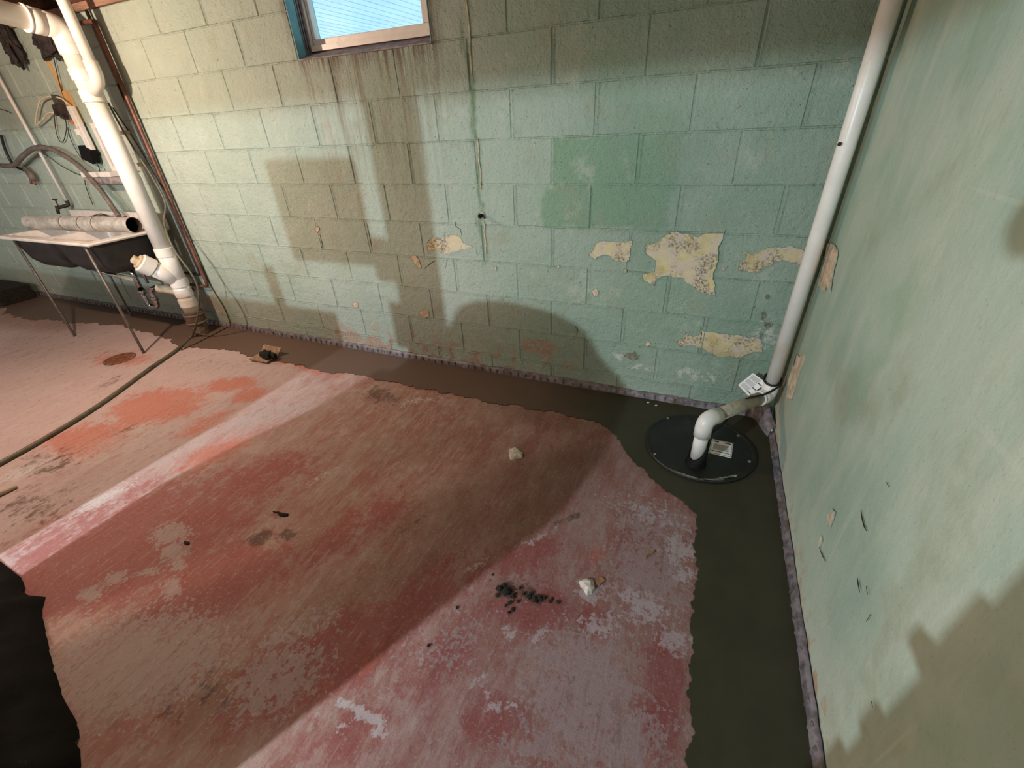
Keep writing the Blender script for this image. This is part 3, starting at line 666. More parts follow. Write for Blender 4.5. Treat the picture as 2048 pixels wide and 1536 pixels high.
for px in ([(903,290),(908,330),(918,370),(930,392)], [(885,615),(890,650),(897,690)], [(928,660),(935,700)], [(700,470),(715,510),(730,540)], [(950,795),(930,830)], [(955,1215),(960,1245)], [(1025,155),(1038,180)]): crack(px, S6, WR, 0.0016, 'r')

# ------------------------------------------------------------------ drainage membrane along the feet of the walls
def membrane(name, P, Q, inward, h=0.055, seed=1):
    P, Q, inward = Vector(P), Vector(Q), Vector(inward); L = (Q-P).length; d = (Q-P)/L; rnd = random.Random(seed); n = int(L/0.04)
    b = MB(); vs = []; fs = []
    for i in range(n+1):
        t = L*i/n; hh = h*(1+rnd.uniform(-.12, .12)); lean = rnd.uniform(0, .004); base = P + d*t
        vs += [base+inward*(0.016+lean), base+inward*(0.009+lean)+Vector((0,0,hh)), base+inward*0.0005+Vector((0,0,hh+0.003))]
        if i:
            for k in range(2): fs.append((3*i-3+k, 3*i+k, 3*i+k+1, 3*i-3+k+1))
    b.add(vs, fs, True); o = struct(b.build(name, M['mem'], None, fix=True))
    dm = MB(); t = 0.02
    while t < L:
        c = P + d*t + inward*0.0155 + Vector((0, 0, 0.018))
        dm.obox(c, d*0.004, inward*0.004, Vector((0, 0, 0.013+rnd.uniform(-.003, .004)))); t += rnd.uniform(0.045, 0.06)
    s = dm.build('dimple_row', M['mem'], o); s['kind'] = 'stuff'
    return o
membrane('baseboard_back', (-8.8, 0, 0.002), (-0.10, 0, 0.002), (0, -1, 0), h=0.042, seed=2)
membrane('baseboard_right', (0, -0.16, 0.002), (0, -4.9, 0.002), (-1, 0, 0), h=0.036, seed=4)
# the sheet folded across the corner
b = MB(); vs, fs = [], []
cp = [(-0.10, -0.010), (-0.075, -0.018), (-0.060, -0.035), (-0.050, -0.060), (-0.042, -0.095), (-0.030, -0.13), (-0.014, -0.165)]
for i, (x, y) in enumerate(cp):
    hh = (0.06, 0.085, 0.095, 0.10, 0.088, 0.07, 0.052)[i]
    vs += [(x-0.010, y-0.010, 0.003), (x, y, hh), (x+0.02, y+0.012, hh+0.008)]
    if i:
        for k in range(2): fs.append((3*i-3+k, 3*i+k, 3*i+k+1, 3*i-3+k+1))
b.add(vs, fs, True); b.build('baseboard_corner', M['mem'], None, fix=True); struct(bpy.data.objects['baseboard_corner'])

# ------------------------------------------------------------------ ceiling, far walls (the room goes on behind the viewer)
b = MB(); b.box((-9.0, -5.0, 2.42), (0.2, 0.2, 2.46)); CEIL = struct(b.build('ceiling', M['subf']))
b = MB(); b.box((-9.0, -0.02, ZT+0.001), (0.0, 0.18, ZT+0.038)); b.build('sill_plate', M['woodx'], CEIL)
b = MB(); b.box((-9.0, 0.10, ZT+0.039), (0.0, 0.14, 2.42)); b.build('rim_board', M['wood'], CEIL)
jm = MB(); jm.box((-0.02, -4.98, ZT+0.04), (0.02, 0.10, 2.42)); jm = jm.mesh('joist'); jm.materials.append(M['wood'])
for i in range(22):
    o = bpy.data.objects.new('joist', jm); COL.objects.link(o); o.parent = CEIL; o.location = (-0.25-0.4064*i, 0, 0)
b = MB(); b.box((-9.0, -3.50, 1.8565), (0.0, -3.40, ZT+0.039)); b.build('beam', M['wood'], CEIL)
b = MB(); b.box((-9.2, -5.0, -0.02), (-9.0, 0.2, 2.46)); struct(b.build('wall_left', M['drywall']))
b = MB(); b.box((-9.2, -5.2, -0.02), (0.2, -5.0, 2.46)); struct(b.build('wall_front', M['drywall']))

# unseen things behind the viewer, shaped to cast the cool bulb's shadows
b = MB(); b.prism([(x, -2.84, z) for x, z in ((-4.35, 0), (-2.80, 0), (-2.80, 0.3), (-2.72, 0.7), (-2.655, 0.85), (-2.60, 1.0), (-2.54, 1.15), (-2.495, 1.28), (-2.476, 1.335), (-2.476, 1.415), (-4.35, 1.415))], (0, 0.04, 0)); b.box((-2.648, -2.84, 1.41), (-2.622, -2.81, 1.51)); struct(b.build('shadow_screen', M['drywall'], None, fix=True))  # added panel, cut to the shadow outline; no such wall known
wh = thing('water_heater', 'white tank water heater with a flue pipe, standing behind the viewpoint outside the picture', 'heater', (-2.04, -2.8, 0))
b = MB(); b.lathe([(0, 0.02), (0.27, 0.02), (0.288, 0.05), (0.288, 1.20), (0.265, 1.255), (0.20, 1.35), (0.15, 1.40), (0.13, 1.437), (0, 1.44)], n=40); b.build('tank', M['heater'], wh, fix=True)
b = MB(); b.tube([(-0.205, 0.0, 1.28), (-0.205, 0, 2.13)], 0.052, 20); b.build('flue_pipe', M['duct'], wh)
b = MB(); b.box((-0.51, -0.02, 1.53), (-0.295, 0.02, 1.715)); b.box((-0.30, -0.015, 1.5), (-0.255, 0.015, 1.58)); b.build('control_box', M['heater'], wh, bevel=0.008)
b = MB(); b.box((-0.285, -0.015, 1.36), (-0.20, 0.015, 1.45)); b.build('inlet', M['heater'], wh)
b = MB(); b.prism([(x+2.04, -0.02, z) for x, z in ((-2.2, 0.0), (-2.62, 0.0), (-2.62, 0.5), (-2.60, 0.6), (-2.55, 0.8), (-2.497, 1.0), (-2.44, 1.1), (-2.37, 1.2), (-2.328, 1.3), (-2.2, 1.3))], (0, 0.02, 0)); b.build('shadow_panel', M['heater'], wh, fix=True)  # added panel, cut to narrow the gap of light
sc = thing('shadow_cartons', 'added stack of cardboard cartons, unseen behind the viewpoint, stepped to cast a shadow on the right wall', 'cartons', (-0.86, -2.8, 0))  # added stack, left edge stepped to the wanted shadow outline
for z0, z1, xl in ((0.0, 0.5, -1.17), (0.5, 1.04, -1.174), (1.04, 1.09, -1.156), (1.09, 1.14, -1.168), (1.14, 1.235, -1.151), (1.235, 1.262, -1.184), (1.262, 1.335, -1.160), (1.335, 1.45, -1.147)):
    b = MB(); b.box((xl+0.86, -0.2, z0+0.001), (0.3, 0.0, z1-0.001)); b.build('carton', M['card'], sc)
b = MB(); b.tube([(-0.46, 0, 1.617), (-0.45, 0, 1.617), (-0.1, 0, 1.617)], [0.012, 0.024, 0.024], 14); b.build('shadow_bar', M['card'], sc)  # added bar that casts the round shadow spot
b = MB(); b.box((-0.12, -0.02, 1.449), (-0.08, 0.02, 1.60)); b.build('shadow_bar_post', M['card'], sc)

# ------------------------------------------------------------------ sump: lid, discharge pipe, tag
LC = Vector((-0.338, -0.368, 0.0)); LR = 0.256
lid = thing('sump_lid', 'round black plastic sump pit lid set in the wet concrete corner', 'lid', (LC.x, LC.y, 0.006))
b = MB(); b.lathe([(0, 0), (LR, 0), (LR, 0.008), (LR-0.004, 0.012), (LR-0.016, 0.012), (LR-0.018, 0.010), (0, 0.010)], n=64); b.build('disc', M['blackp'], lid, fix=True)
RX, RY = -0.347, -0.505
rb = Vector((RX, RY, 0.006)) - Vector((LC.x, LC.y, 0.006))
b = MB(); vs = []; n = 28
for k in range(n):
    a = 2*math.pi*k/n; ca, sa = math.cos(a), math.sin(a); zt_ = 0.085 + 0.042*math.cos(a-0.75)
    for r, z in ((0.047, 0.010), (0.043, 0.016), (0.041, zt_), (0.0312, zt_), (0.0312, 0.010)): vs.append((rb.x+ca*r, rb.y+sa*r, z))
b.add(vs, [(5*k+j, 5*((k+1) % n)+j, 5*((k+1) % n)+j+1, 5*k+j+1) for k in range(n) for j in range(4)], True); b.build('pipe_boot', M['rubber'], lid, fix=True)
for u, v in ((1335,842), (1475,877), (1309,914), (1469,958), (1497,929)):
    q = FL(u, v) - LC
    b = MB(); b.lathe([(0, 0.016), (0.004, 0.016), (0.007, 0.014), (0.007, 0.0095), (0, 0.0095)], (q.x, q.y, 0), n=14); b.build('screw', M['screw'], lid, fix=True)
# cement dust smeared along the near rim
for i, (a0, a1, rr) in enumerate(((-2.05, -1.45, LR-0.006), (-1.25, -0.75, LR-0.022), (-1.5, -1.1, LR-0.012))):
    q = random.Random(i); n = 24; vs = []; fs = []
    for k in range(n+1):
        a = a0+(a1-a0)*k/n; w = 0.010*math.sin(math.pi*k/n)*q.uniform(0.3, 1.2)
        vs += [(math.cos(a)*(rr-w), math.sin(a)*(rr-w), 0.0128), (math.cos(a)*(rr+0.002), math.sin(a)*(rr+0.002), 0.0128)]
        if k: fs.append((2*k-2, 2*k-1, 2*k+1, 2*k))
    b = MB(); b.add(vs, fs); b.build('cement_smear', M['dust'], lid, fix=True)
sk = [FL(1423,883), FL(1465,892), FL(1461,922), FL(1415,911)]
b = MB(); o3 = Vector((-LC.x, -LC.y, 0.0105)); b.prism([q+o3 for q in sk], (0, 0, 0.0012)); st = b.build('sticker', M['paper'], lid, fix=True); st['label'] = 'white warning sticker with printed lines'
def onst(s, t, z=0.0122): return (sk[0]*(1-s)*(1-t)+sk[1]*s*(1-t)+sk[2]*s*t+sk[3]*(1-s)*t) + Vector((-LC.x, -LC.y, z))
def bar(mb, s0, s1, t0, t1): mb.prism([onst(s0, t0), onst(s1, t0), onst(s1, t1), onst(s0, t1)], (0, 0, 0.0005))
b = MB(); bar(b, .12, .34, .10, .17); bar(b, .70, .92, .10, .15); bar(b, .10, .55, .76, .80); bar(b, .58, .90, .77, .80)
bar(b, .03, .97, .03, .045); bar(b, .03, .97, .94, .955); bar(b, .03, .045, .03, .955); bar(b, .955, .97, .03, .955); b.build('print_heading', M['ink'], st, fix=True)['kind'] = 'stuff'
b = MB(); bar(b, .60, .69, .10, .15); b.build('print_mark', M['ink3'], st, fix=True)
b = MB()
for k in range(8): bar(b, .14, .88-.05*(k % 3), .30+k*.05, .32+k*.05)
b.build('print_lines', M['ink2'], st, fix=True)['kind'] = 'stuff'

dp = thing('discharge_pipe', 'white plastic sump discharge pipe rising up the corner from the black lid', 'pipe', (RX, RY, 0.09))
o0 = Vector((RX, RY, 0.09)); VX, VY = -0.062, -0.100; ZE1, ZE2 = 0.262, 0.205
E1 = Vector((RX, RY, ZE1)); E2 = Vector((VX, VY, ZE2)); dh = (E2-E1).normalized()
def seg(name, pts, r, mat, n=24): b = MB(); b.tube([Vector(p)-o0 for p in pts], r, n); return b.build(name, mat, dp)
seg('riser', [(RX, RY, 0.05), (RX, RY, ZE1-0.04)], 0.0302, M['pvc'])
seg('elbow', bend([(RX, RY, ZE1-0.085), (RX, RY, ZE1), E1+dh*0.085], 0.055, 10), 0.0365, M['pvc'], 28)
seg('cross_pipe', [E1+dh*0.05, E2-dh*0.05], 0.0302, M['pvcd'])
seg('elbow', bend([E2-dh*0.075, E2, E2+Vector((0, 0, 0.075))], 0.05, 10), 0.0365, M['pvc'], 28)
seg('cement_bead', [E2-dh*0.074, E2-dh*0.081], 0.0378, M['pvc'], 28)
seg('standpipe', [E2+Vector((0, 0, 0.03)), (VX, VY, 2.41)], 0.0302, M['pvc'])
b = MB(); q = BK(1679, 288, VY-0.031)-o0; b.lathe([(0, 0), (0.007, 0), (0.007, -0.002), (0, -0.002)], q, (0, 1, 0), 8); b.build('smudge', M['crack'], dp, fix=True)

cord = MB(); loopc = E2 + Vector((0, 0, 0.075)); pts = []
for i in range(26):
    a = -0.6 + 2*math.pi*1.6*i/25; pts.append(loopc + Vector((math.cos(a)*0.037, math.sin(a)*0.037, 0.012*math.sin(a*1.0)+i*0.0008)))
tail = [E2-dh*0.06+Vector((0.01, -0.02, 0.035)), E1+dh*0.25+Vector((0.02, 0.030, 0.020)), E1+dh*0.12+Vector((0.03, 0.02, -0.045)), E1+dh*0.045+Vector((0.02, 0.012, -0.085)), Vector((RX+0.036, RY+0.036, 0.135)), Vector((RX+0.036, RY+0.036, 0.09))]
cord.tube(list(reversed(tail)) and curve(list(reversed(tail)) + pts[:1], 6) + pts[1:], 0.0052, 8)
tag(cord.build('pump_cord', M['cable']), 'black pump power cord looped round the bottom of the discharge pipe', 'cord')
tc = [BK(1506,746,-0.06), BK(1533,766,-0.105), BK(1497,792,-0.10), BK(1476,770,-0.06)]
nrm = (tc[1]-tc[0]).cross(tc[3]-tc[0]).normalized()
if nrm.y > 0: nrm = -nrm
tg = thing('paper_tag', 'white printed cardboard tag with three black bars tied to the pump cord', 'tag', tc[1])
b = MB(); b.prism([q-tc[1] for q in tc], -nrm*0.0008); b.build('card', M['paper'], tg, fix=True)
def tq(s, t, z): return tc[0]*(1-s)*(1-t)+tc[1]*s*(1-t)+tc[2]*s*t+tc[3]*(1-s)*t + nrm*z - tc[1]
def tbar(mb, s0, s1, t0, t1): mb.prism([tq(s0, t0, .0003), tq(s1, t0, .0003), tq(s1, t1, .0003), tq(s0, t1, .0003)], nrm*0.0006)
for t0 in (.22, .55, .84):
    b = MB(); tbar(b, .70, .97, t0, t0+.045); b.build('print_bar', M['ink'], tg, fix=True)
b = MB()
for k in range(20):
    if k % 7 != 6: tbar(b, .10, .70, .08+k*.042, .095+k*.042)
b.build('print_lines', M['ink2'], tg, fix=True)['kind'] = 'stuff'

# ------------------------------------------------------------------ drain stack
SX, SY = -4.285, -0.175; so = Vector((SX, SY, 0))
stk = thing('drain_stack', 'white plastic soil stack with cleanout standing left of the block wall', 'pipe', so)
def sp(name, pts, r, mat=None, n=24, parent=None): b = MB(); b.tube([Vector(p)-so for p in pts], r, n); return b.build(name, mat or M['pvc'], parent or stk)
V3 = lambda x, y, z: Vector((x, y, z))
b = MB(); b.lathe([(0, -0.003), (0.062, -0.003), (0.060, 0.10), (0.068, 0.11), (0.068, 0.13), (0, 0.13)], n=24); b.build('cast_iron_stub', M['rust'], stk, fix=True)
b = MB(); b.lathe([(0.058, 0.10), (0.072, 0.105), (0.073, 0.20), (0.058, 0.205)], n=28); rcp = b.build('rubber_coupling', plain('dirty_rubber_sleeve', (112, 84, 70), 0.7, var=0.25), stk, fix=True)
for z in (0.118, 0.185):
    b = MB(); b.lathe([(0.0735, z-0.006), (0.0755, z-0.006), (0.0755, z+0.006), (0.0735, z+0.006)], n=28); b.build('band_clamp', M['screw'], rcp, fix=True)
sp('lower_pipe', [(SX, SY, 0.19), (SX, SY, 0.45)], 0.0572)
for z in (0.255, 0.34, 0.42): 
    b = MB(); b.lathe([(0.0572, z-0.003), (0.0612, z-0.003), (0.0635, z+0.002), (0.0635, z+0.06), (0.0572, z+0.06)], n=28); b.build('coupling', M['pvc'], stk, fix=True)
wye_end = V3(-4.335, -0.345, 0.655); w0 = V3(SX, SY, 0.47); wd_ = (wye_end-w0).normalized(); wl = (wye_end-w0).length
wy = sp('cleanout_wye', [(SX, SY, 0.44), (SX, SY, 0.72)], 0.0605)
sp('branch', [w0, w0+wd_*(wl*0.72)], 0.0590, None, 24, wy)
b = MB(); b.lathe([(0.055, wl*.68), (0.069, wl*.68), (0.069, wl*.98), (0.060, wl*1.0), (0, wl*1.0)], w0-so, wd_, 28); b.build('hub', M['pvc'], wy, fix=True)
b = MB(); b.lathe([(0.052, wl*.99), (0.052, wl*1.05), (0, wl*1.06)], w0-so, wd_, 28); b.build('plug', M['cream'], wy, fix=True)
c = w0-so+wd_*(wl*1.10); uu = wd_.orthogonal().normalized(); b = MB(); b.obox(c, uu*0.024, wd_.cross(uu)*0.024, wd_*0.022); b.build('plug_nut', M['cream'], wy, bevel=0.003)
sp('main_pipe', [(SX, SY, 0.68), (SX, SY, 1.98)], 0.0572)
def hub(z0, z1, r=0.0645): b = MB(); b.lathe([(0.0572, z0), (r, z0), (r, z1), (r-0.003, z1+0.003), (0.0572, z1+0.003)], (0, 0, 0), n=28); return b.build('coupling', M['pvc'], stk, fix=True)
for z0, z1 in ((0.66, 0.72), (1.655, 1.715), (1.77, 1.83), (1.90, 1.95)): hub(z0, z1)
EZ = 2.035; md = Vector((0, -1, 0.15)).normalized(); EC = V3(SX, SY, EZ)
sp('elbow', bend([EC-V3(0, 0, 0.10), EC, EC+md*0.12], 0.085, 10), 0.0635, None, 28)
sp('coupling', [EC+md*0.09, EC+md*0.16], 0.0655, None, 28); sp('coupling_lip', [EC+md*0.155, EC+md*0.167], 0.069, None, 28)
sp('overhead_pipe', [EC+md*0.10, EC+md*2.2], 0.0572)
VVX, VVY = -4.12, -0.19
vt = sp('vent_pipe', [(VVX, VVY, 1.80), (VVX, VVY, 2.41)], 0.0302, None, 20)
sp('vent_elbow', bend([(VVX, VVY, 1.86), (VVX, VVY, 1.765), (SX+0.02, SY, 1.70)], 0.06, 8), 0.037, None, 22)
b = MB()
for i in range(44):
    z = 1.62-0.017*i
    if random.random() < .8: a = -2.2; b.obox((math.cos(a)*0.0574, math.sin(a)*0.0574, z), Vector((-math.sin(a), math.cos(a), 0))*0.0035, Vector((math.cos(a), math.sin(a), 0))*0.0006, Vector((0, 0, 0.004)))
b.build('print_marks', M['print'], stk)['kind'] = 'stuff'
sp('sink_arm', [(-4.47, -0.24, 0.405), (-4.40, -0.22, 0.40), (SX-0.02, SY, 0.36)], [0.034, 0.034, 0.028], M['cream'], 18)

# ------------------------------------------------------------------ pipes and cables running up the wall
cp_ = tag(MB().tube(bend([(-4.42, -0.03, 0.375), (-4.185, -0.03, 0.375), (-4.185, -0.03, 2.075), (-4.32, -0.03, 2.075)], 0.035), 0.0125, 12).build('copper_pipe', M['copper']), 'brown copper water pipe running up the wall right of the white stack', 'pipe')
tag(MB().tube(bend([(-4.75, -0.025, 0.47), (-4.225, -0.025, 0.47), (-4.225, -0.025, 2.13)], 0.03), 0.010, 10).build('iron_pipe', M['iron']), 'thin black iron pipe close beside the brown copper pipe', 'pipe')
tag(MB().tube(bend([(-4.55, -0.055, 0.62), (-4.50, -0.055, 0.40), (-4.36, -0.055, 0.34)], 0.08), 0.014, 10).build('supply_pipe', M['copper']), 'short rusty supply pipe on the wall behind the sink trap', 'pipe')
for i, (u, v) in enumerate(((258, 265), (292, 328))):
    q = BK(u, v); b = MB(); b.box((q.x-0.02, -0.05, q.z-0.012), (q.x+0.025, 0.0, q.z+0.012)); tag(b.build('pipe_clip', M['cream'], None, bevel=0.003), ('upper' if i == 0 else 'lower') + ' small cream clip holding the pipes to the green wall', 'clip', 'pipe clips')
hp = [BK(216,205,-0.10), BK(240,250,-0.09), BK(270,300,-0.07), BK(305,355,-0.07), BK(330,405,-0.09), BK(328,440,-0.16), BK(335,470,-0.24), BK(352,505,-0.27), BK(378,540,-0.27), BK(394,570,-0.27), BK(398,605,-0.28), BK(394,640,-0.29)]
gp = [FL(383,672,0.02), FL(352,701,0.012), FL(300,737,0.012), FL(200,809,0.012), FL(100,871,0.012), FL(0,927,0.012), FL(-120,990,0.012)]
b = MB(); b.tube(curve(hp+gp, 8), [0.0065]*(len(hp)*8-8)+[0.0065+0.0065*min(1, k/12) for k in range(len(gp)*8+1)], 10)
tag(b.build('floor_hose', M['hose']), 'long olive grey hose running down beside the stack and across the floor', 'hose')
tag(MB().tube(curve([BK(225,215,-.008), BK(275,290,-.008), BK(320,370,-.008), BK(355,440,-.008), BK(395,520,-.008), BK(425,578,-.008), BK(448,615,-.008), BK(461,648,-.012)], 6), 0.004, 8).build('wall_cable', M['cable2']), 'thin grey cable tacked down the green wall to the floor right of the stack', 'cable')
tag(MB().tube([FL(462,651,.008), FL(430,668,.008), FL(392,687,.008), FL(362,700,.008)], 0.004, 6).build('floor_wire', M['cable']), 'thin black wire lying across the wet strip by the stack foot', 'wire')

# conduit with a tap
tp = thing('tap_pipe', 'thin white water pipe ending in a small dark tap at the far left', 'pipe', (-5.56, -0.05, 0))
b = MB(); b.tube([(0, 0, 1.0), (0, 0, 2.41)], 0.0115, 12); b.build('pipe', M['white'], tp)
b = MB(); b.tube(bend([(0, 0, 1.02), (0, 0, 0.985), (-0.03, -0.07, 0.975)], 0.02), 0.014, 10); b.tube([(-0.03, -0.07, 0.99), (-0.035, -0.085, 0.93)], [0.014, 0.011], 10); b.build('valve', M['iron'], tp)
b = MB(); b.tube([(-0.03, -0.06, 0.98), (-0.05, -0.05, 1.03)], 0.005, 8); b.obox((-0.055, -0.05, 1.035), (0.03, 0, 0), (0, 0.006, 0), (0, 0, 0.006)); b.build('handle', M['iron'], tp)
b = MB(); b.box((-0.02, -0.016, 1.415), (0.02, 0.05, 1.432)); b.build('clamp', M['screw'], tp)

# corrugated washer hose and cord
gh = curve([BK(-60,325,-.12), BK(0,331,-.10), BK(28,330,-.09), BK(46,312,-.10), BK(70,296,-.095), BK(100,297,-.095), BK(135,315,-.09), BK(165,338,-.10), BK(185,362,-.12), BK(205,385,-.13), BK(224,413,-.14), BK(238,432,-.16)], 10)
b = MB(); b.tube(gh, [0.0165 + 0.0025*(i % 2) for i in range(len(gh))], 12); tag(b.build('washer_hose', M['grayhose']), 'grey ribbed washing machine hose looping along the wall into the sink', 'hose')
b = MB(); b.tube(curve([BK(2,270,-.03), BK(8,292,-.035), BK(18,316,-.04), BK(30,332,-.045), BK(46,340,-.045), BK(52,343,-.045)], 8), 0.010, 10); tag(b.build('black_hose', M['cable']), 'short black rubber hose hanging down to the brass valve at far left', 'hose')
vq = BK(60, 348, -0.05); vv = thing('hose_valve', 'small dirty hose valve with red handles on the wall at far left', 'valve', vq)
b = MB(); b.tube([(-0.03, 0, 0.05), (0.01, 0, -0.01), (0.03, -0.01, -0.05)], [0.018, 0.028, 0.02], 12); b.build('body', M['grayhose'], vv)
for dx, dz in ((-0.02, -0.075), (0.045, -0.08)):
    b = MB(); b.tube([(dx*0.4, -0.01, -0.03), (dx, -0.02, dz)], 0.009, 8); b.build('spout', plain('red_brown_knob', (120, 66, 54), 0.6), vv)

# electrical things on the wall
b = MB(); q0, q1 = BK(86, 98), BK(130, 196); b.box((q0.x-0.014, -0.012, q1.z), (q0.x+0.014, 0.0, 2.10)); tag(b.build('furring_strip', M['tan']), 'narrow tan wooden strip on the wall above the power strip', 'strip')
b = MB(); q = BK(146, 212); b.box((q.x-0.045, -0.02, q.z-0.11), (q.x+0.045, 0.0, q.z+0.09)); tag(b.build('backing_board', M['tan'], None, bevel=0.003), 'small tan wooden board fixed to the wall behind the power strip', 'board')
q = BK(163, 254, -0.03); ps = thing('power_strip', 'white power strip hanging on a tan board, plugs in it', 'power strip', q)
b = MB(); b.box((-0.028, -0.022, -0.17), (0.028, 0.010, 0.13)); b.build('body', M['white'], ps, bevel=0.006)
for z in (0.03, -0.005, -0.04):
    b = MB(); b.box((-0.014, -0.0235, z-0.010), (0.014, -0.021, z+0.010)); b.build('socket', M['cream'], ps)
b = MB(); b.box((-0.05, -0.030, -0.05), (-0.022, 0.0, -0.01)); b.build('plug', M['white'], ps, bevel=0.003)
b = MB(); b.box((-0.045, -0.03, 0.02), (-0.02, -0.005, 0.045)); b.build('switch', plain('orange_switch', (190, 96, 60), 0.5), ps)
q = BK(179, 309, -0.05); ad = thing('power_adapter', 'black plug-in power adapter below the white power strip', 'adapter', q)
b = MB(); b.obox((0, 0, 0), Vector((0.055, 0, -0.02)), (0, 0.03, 0), Vector((0.018, 0, 0.045))); b.build('case', M['rubber'], ad, bevel=0.006)
b = MB(); b.tube(curve([(0.03, 0, -0.035), (0.05, -0.005, -0.07), (0.02, 0, -0.12), (-0.08, 0, -0.16), (-0.16, 0, -0.17)], 6), 0.003, 6); b.build('lead', M['cable'], ad)
q = BK(122, 217, -0.05); pb_ = thing('plug_bundle', 'bundle of dark plugs left of the white power strip', 'plugs', q)
for i, (dx, dz, w, h) in enumerate(((0.0, 0.03, .022, .05), (0.02, -0.02, .02, .045), (-0.02, -0.01, .012, .03))):
    b = MB(); b.obox((dx, -0.01*i, dz), (w, 0, -0.006), (0, 0.018, 0), (0.012, 0, h)); b.build('plug', M['dkbrown'] if i else M['cable2'], pb_, bevel=0.004)
b = MB(); b.tube(curve([BK(136,208,-.06), BK(122,197,-.06), BK(100,193,-.05), BK(82,200,-.04), BK(75,218,-.04), BK(71,244,-.04), BK(74,250,-.04), BK(84,240,-.05), BK(97,226,-.05), BK(108,226,-.05)], 8), 0.0055, 8); tag(b.build('white_cable', M['cream']), 'white cable looping out left of the power strip', 'cable')
wires = [([(108,228),(112,262),(120,283),(128,280),(133,255),(130,235)], 'thin wire loop hanging below the dark plugs'),
         ([(135,255),(142,280),(155,305),(168,322)], 'thin wire slanting down towards the black adapter'),
         ([(72,300),(95,312),(120,330),(150,346),(165,350),(176,345)], 'thin wire sagging below the grey ribbed hose'),
         ([(172,345),(170,365),(176,385),(186,410)], 'thin wire dropping from the ledge to the sink tap'),
         ([(105,105),(115,150),(124,185),(130,200)], 'thin wire running down beside the tan wooden strip'),
         ([(0,218),(14,222),(22,226)], 'short dark wire at the left edge of the picture')]
for px, lb in wires:
    b = MB(); b.tube(curve([BK(u, v, -0.02) for u, v in px], 6), 0.0028, 6); tag(b.build('thin_wire', M['cable']), lb, 'wire')
# framed panel and ledge
f = thing('framed_panel', 'small white framed grey panel on the wall behind the stack', 'panel', (-4.60, -0.001, 1.395))
b = MB()
for a, c in (((-0.155, -0.022, -0.16), (-0.12, 0, 0.16)), ((0.12, -0.022, -0.16), (0.155, 0, 0.16)), ((-0.12, -0.022, -0.16), (0.12, 0, -0.125)), ((-0.12, -0.022, 0.125), (0.12, 0, 0.16))): b.box(a, c)
b.build('frame', M['white'], f); b = MB(); b.box((-0.12, -0.008, -0.125), (0.12, 0, 0.125)); b.build('insert', M['ledge'], f)
lg = thing('wall_ledge', 'weathered grey ledge on the wall below the framed panel', 'ledge', (-4.77, 0, 1.16))
b = MB(); b.box((-0.25, -0.10, 0), (0.30, 0, 0.045)); b.build('board', M['ledge'], lg, bevel=0.004)
for x0, x1 in ((-0.26, -0.06), (-0.02, 0.12)):
    b = MB(); b.box((x0, -0.105, 0.046), (x1, -0.005, 0.080)); b.build('bar', M['white'], lg, bevel=0.003)
# dark lumps under the overhead pipe
# ------------------------------------------------------------------ laundry sink
sk0 = Vector((-4.94, -0.325, 0)); sink = thing('laundry_sink', 'white double laundry sink with dark underside on thin steel legs', 'sink', sk0)
X0, X1, Y0, Y1, ZR = -5.56, -4.315, -0.605, -0.045, 0.85
def bl(p): return Vector(p)-sk0
# rim slab with two openings
xs = [X0, X0+0.07, -4.975, -4.905, X1-0.07, X1]; ys = [Y0, Y0+0.06, Y1-0.12, Y1]
b = MB()
for i in range(5):
    for j in range(3):
        if j == 1 and i in (1, 3): continue
        b.box(bl((xs[i], ys[j], ZR-0.022)), bl((xs[i+1], ys[j+1], ZR)))
me = b.mesh('rim'); bm = bmesh.new(); bm.from_mesh(me); bmesh.ops.remove_doubles(bm, verts=bm.verts, dist=1e-5)
seen = {}
for fc in bm.faces: seen.setdefault(tuple(sorted(v.index for v in fc.verts)), []).append(fc)
bmesh.ops.delete(bm, geom=[x for v in seen.values() if len(v) > 1 for x in v], context='FACES_ONLY')
bmesh.ops.recalc_face_normals(bm, faces=bm.faces)
bmesh.ops.bevel(bm, geom=[e for e in bm.edges if e.calc_face_angle(0) > 0.5], offset=0.008, segments=3, affect='EDGES')
bm.to_mesh(me); bm.free(); link('rim', me, M['enamel'], sink)
b = MB(); b.box(bl((X0, Y1-0.03, ZR-0.005)), bl((X1, Y1, ZR+0.10))); b.build('backsplash', M['enamel'], sink, bevel=0.008)
for xa, xb in ((xs[1], xs[2]), (xs[3], xs[4])):
    b = MB(); o_ = 0.012
    def rr(x0, x1, y0, y1, z, rad=0.05, n=5):
        P = []
        for cx, cy, a0 in ((x1-rad, y1-rad, 0), (x0+rad, y1-rad, 1), (x0+rad, y0+rad, 2), (x1-rad, y0+rad, 3)):
            for k in range(n+1):
                a = math.pi/2*(a0+k/n); P.append(bl((cx+math.cos(a)*rad, cy+math.sin(a)*rad, z)))
        return P
    rings = [rr(xa-o_, xb+o_, ys[1]-o_, ys[2]+o_, ZR-0.02), rr(xa+0.005, xb-0.005, ys[1]+0.03, ys[2]-0.0, 0.66), rr(xa+0.03, xb-0.03, ys[1]+0.075, ys[2]-0.03, 0.60)]
    N = len(rings[0]); vs = sum(rings, []); fs = [(k*N+i, k*N+(i+1)%N, (k+1)*N+(i+1)%N, (k+1)*N+i) for k in range(2) for i in range(N)] + [tuple(2*N+i for i in range(N))]
    b.add(vs, fs, True); bs = b.build('basin', M['basin'], sink, fix=True)
    b = MB(); rin = [rr(xa, xb, ys[1], ys[2], ZR-0.002), rr(xa+0.02, xb-0.02, ys[1]+0.045, ys[2]-0.015, 0.665), rr(xa+0.06, xb-0.06, ys[1]+0.10, ys[2]-0.05, 0.612)]
    b.add(sum(rin, []), fs, True); b.build('bowl_lining', M['enamel'], bs, fix=True)
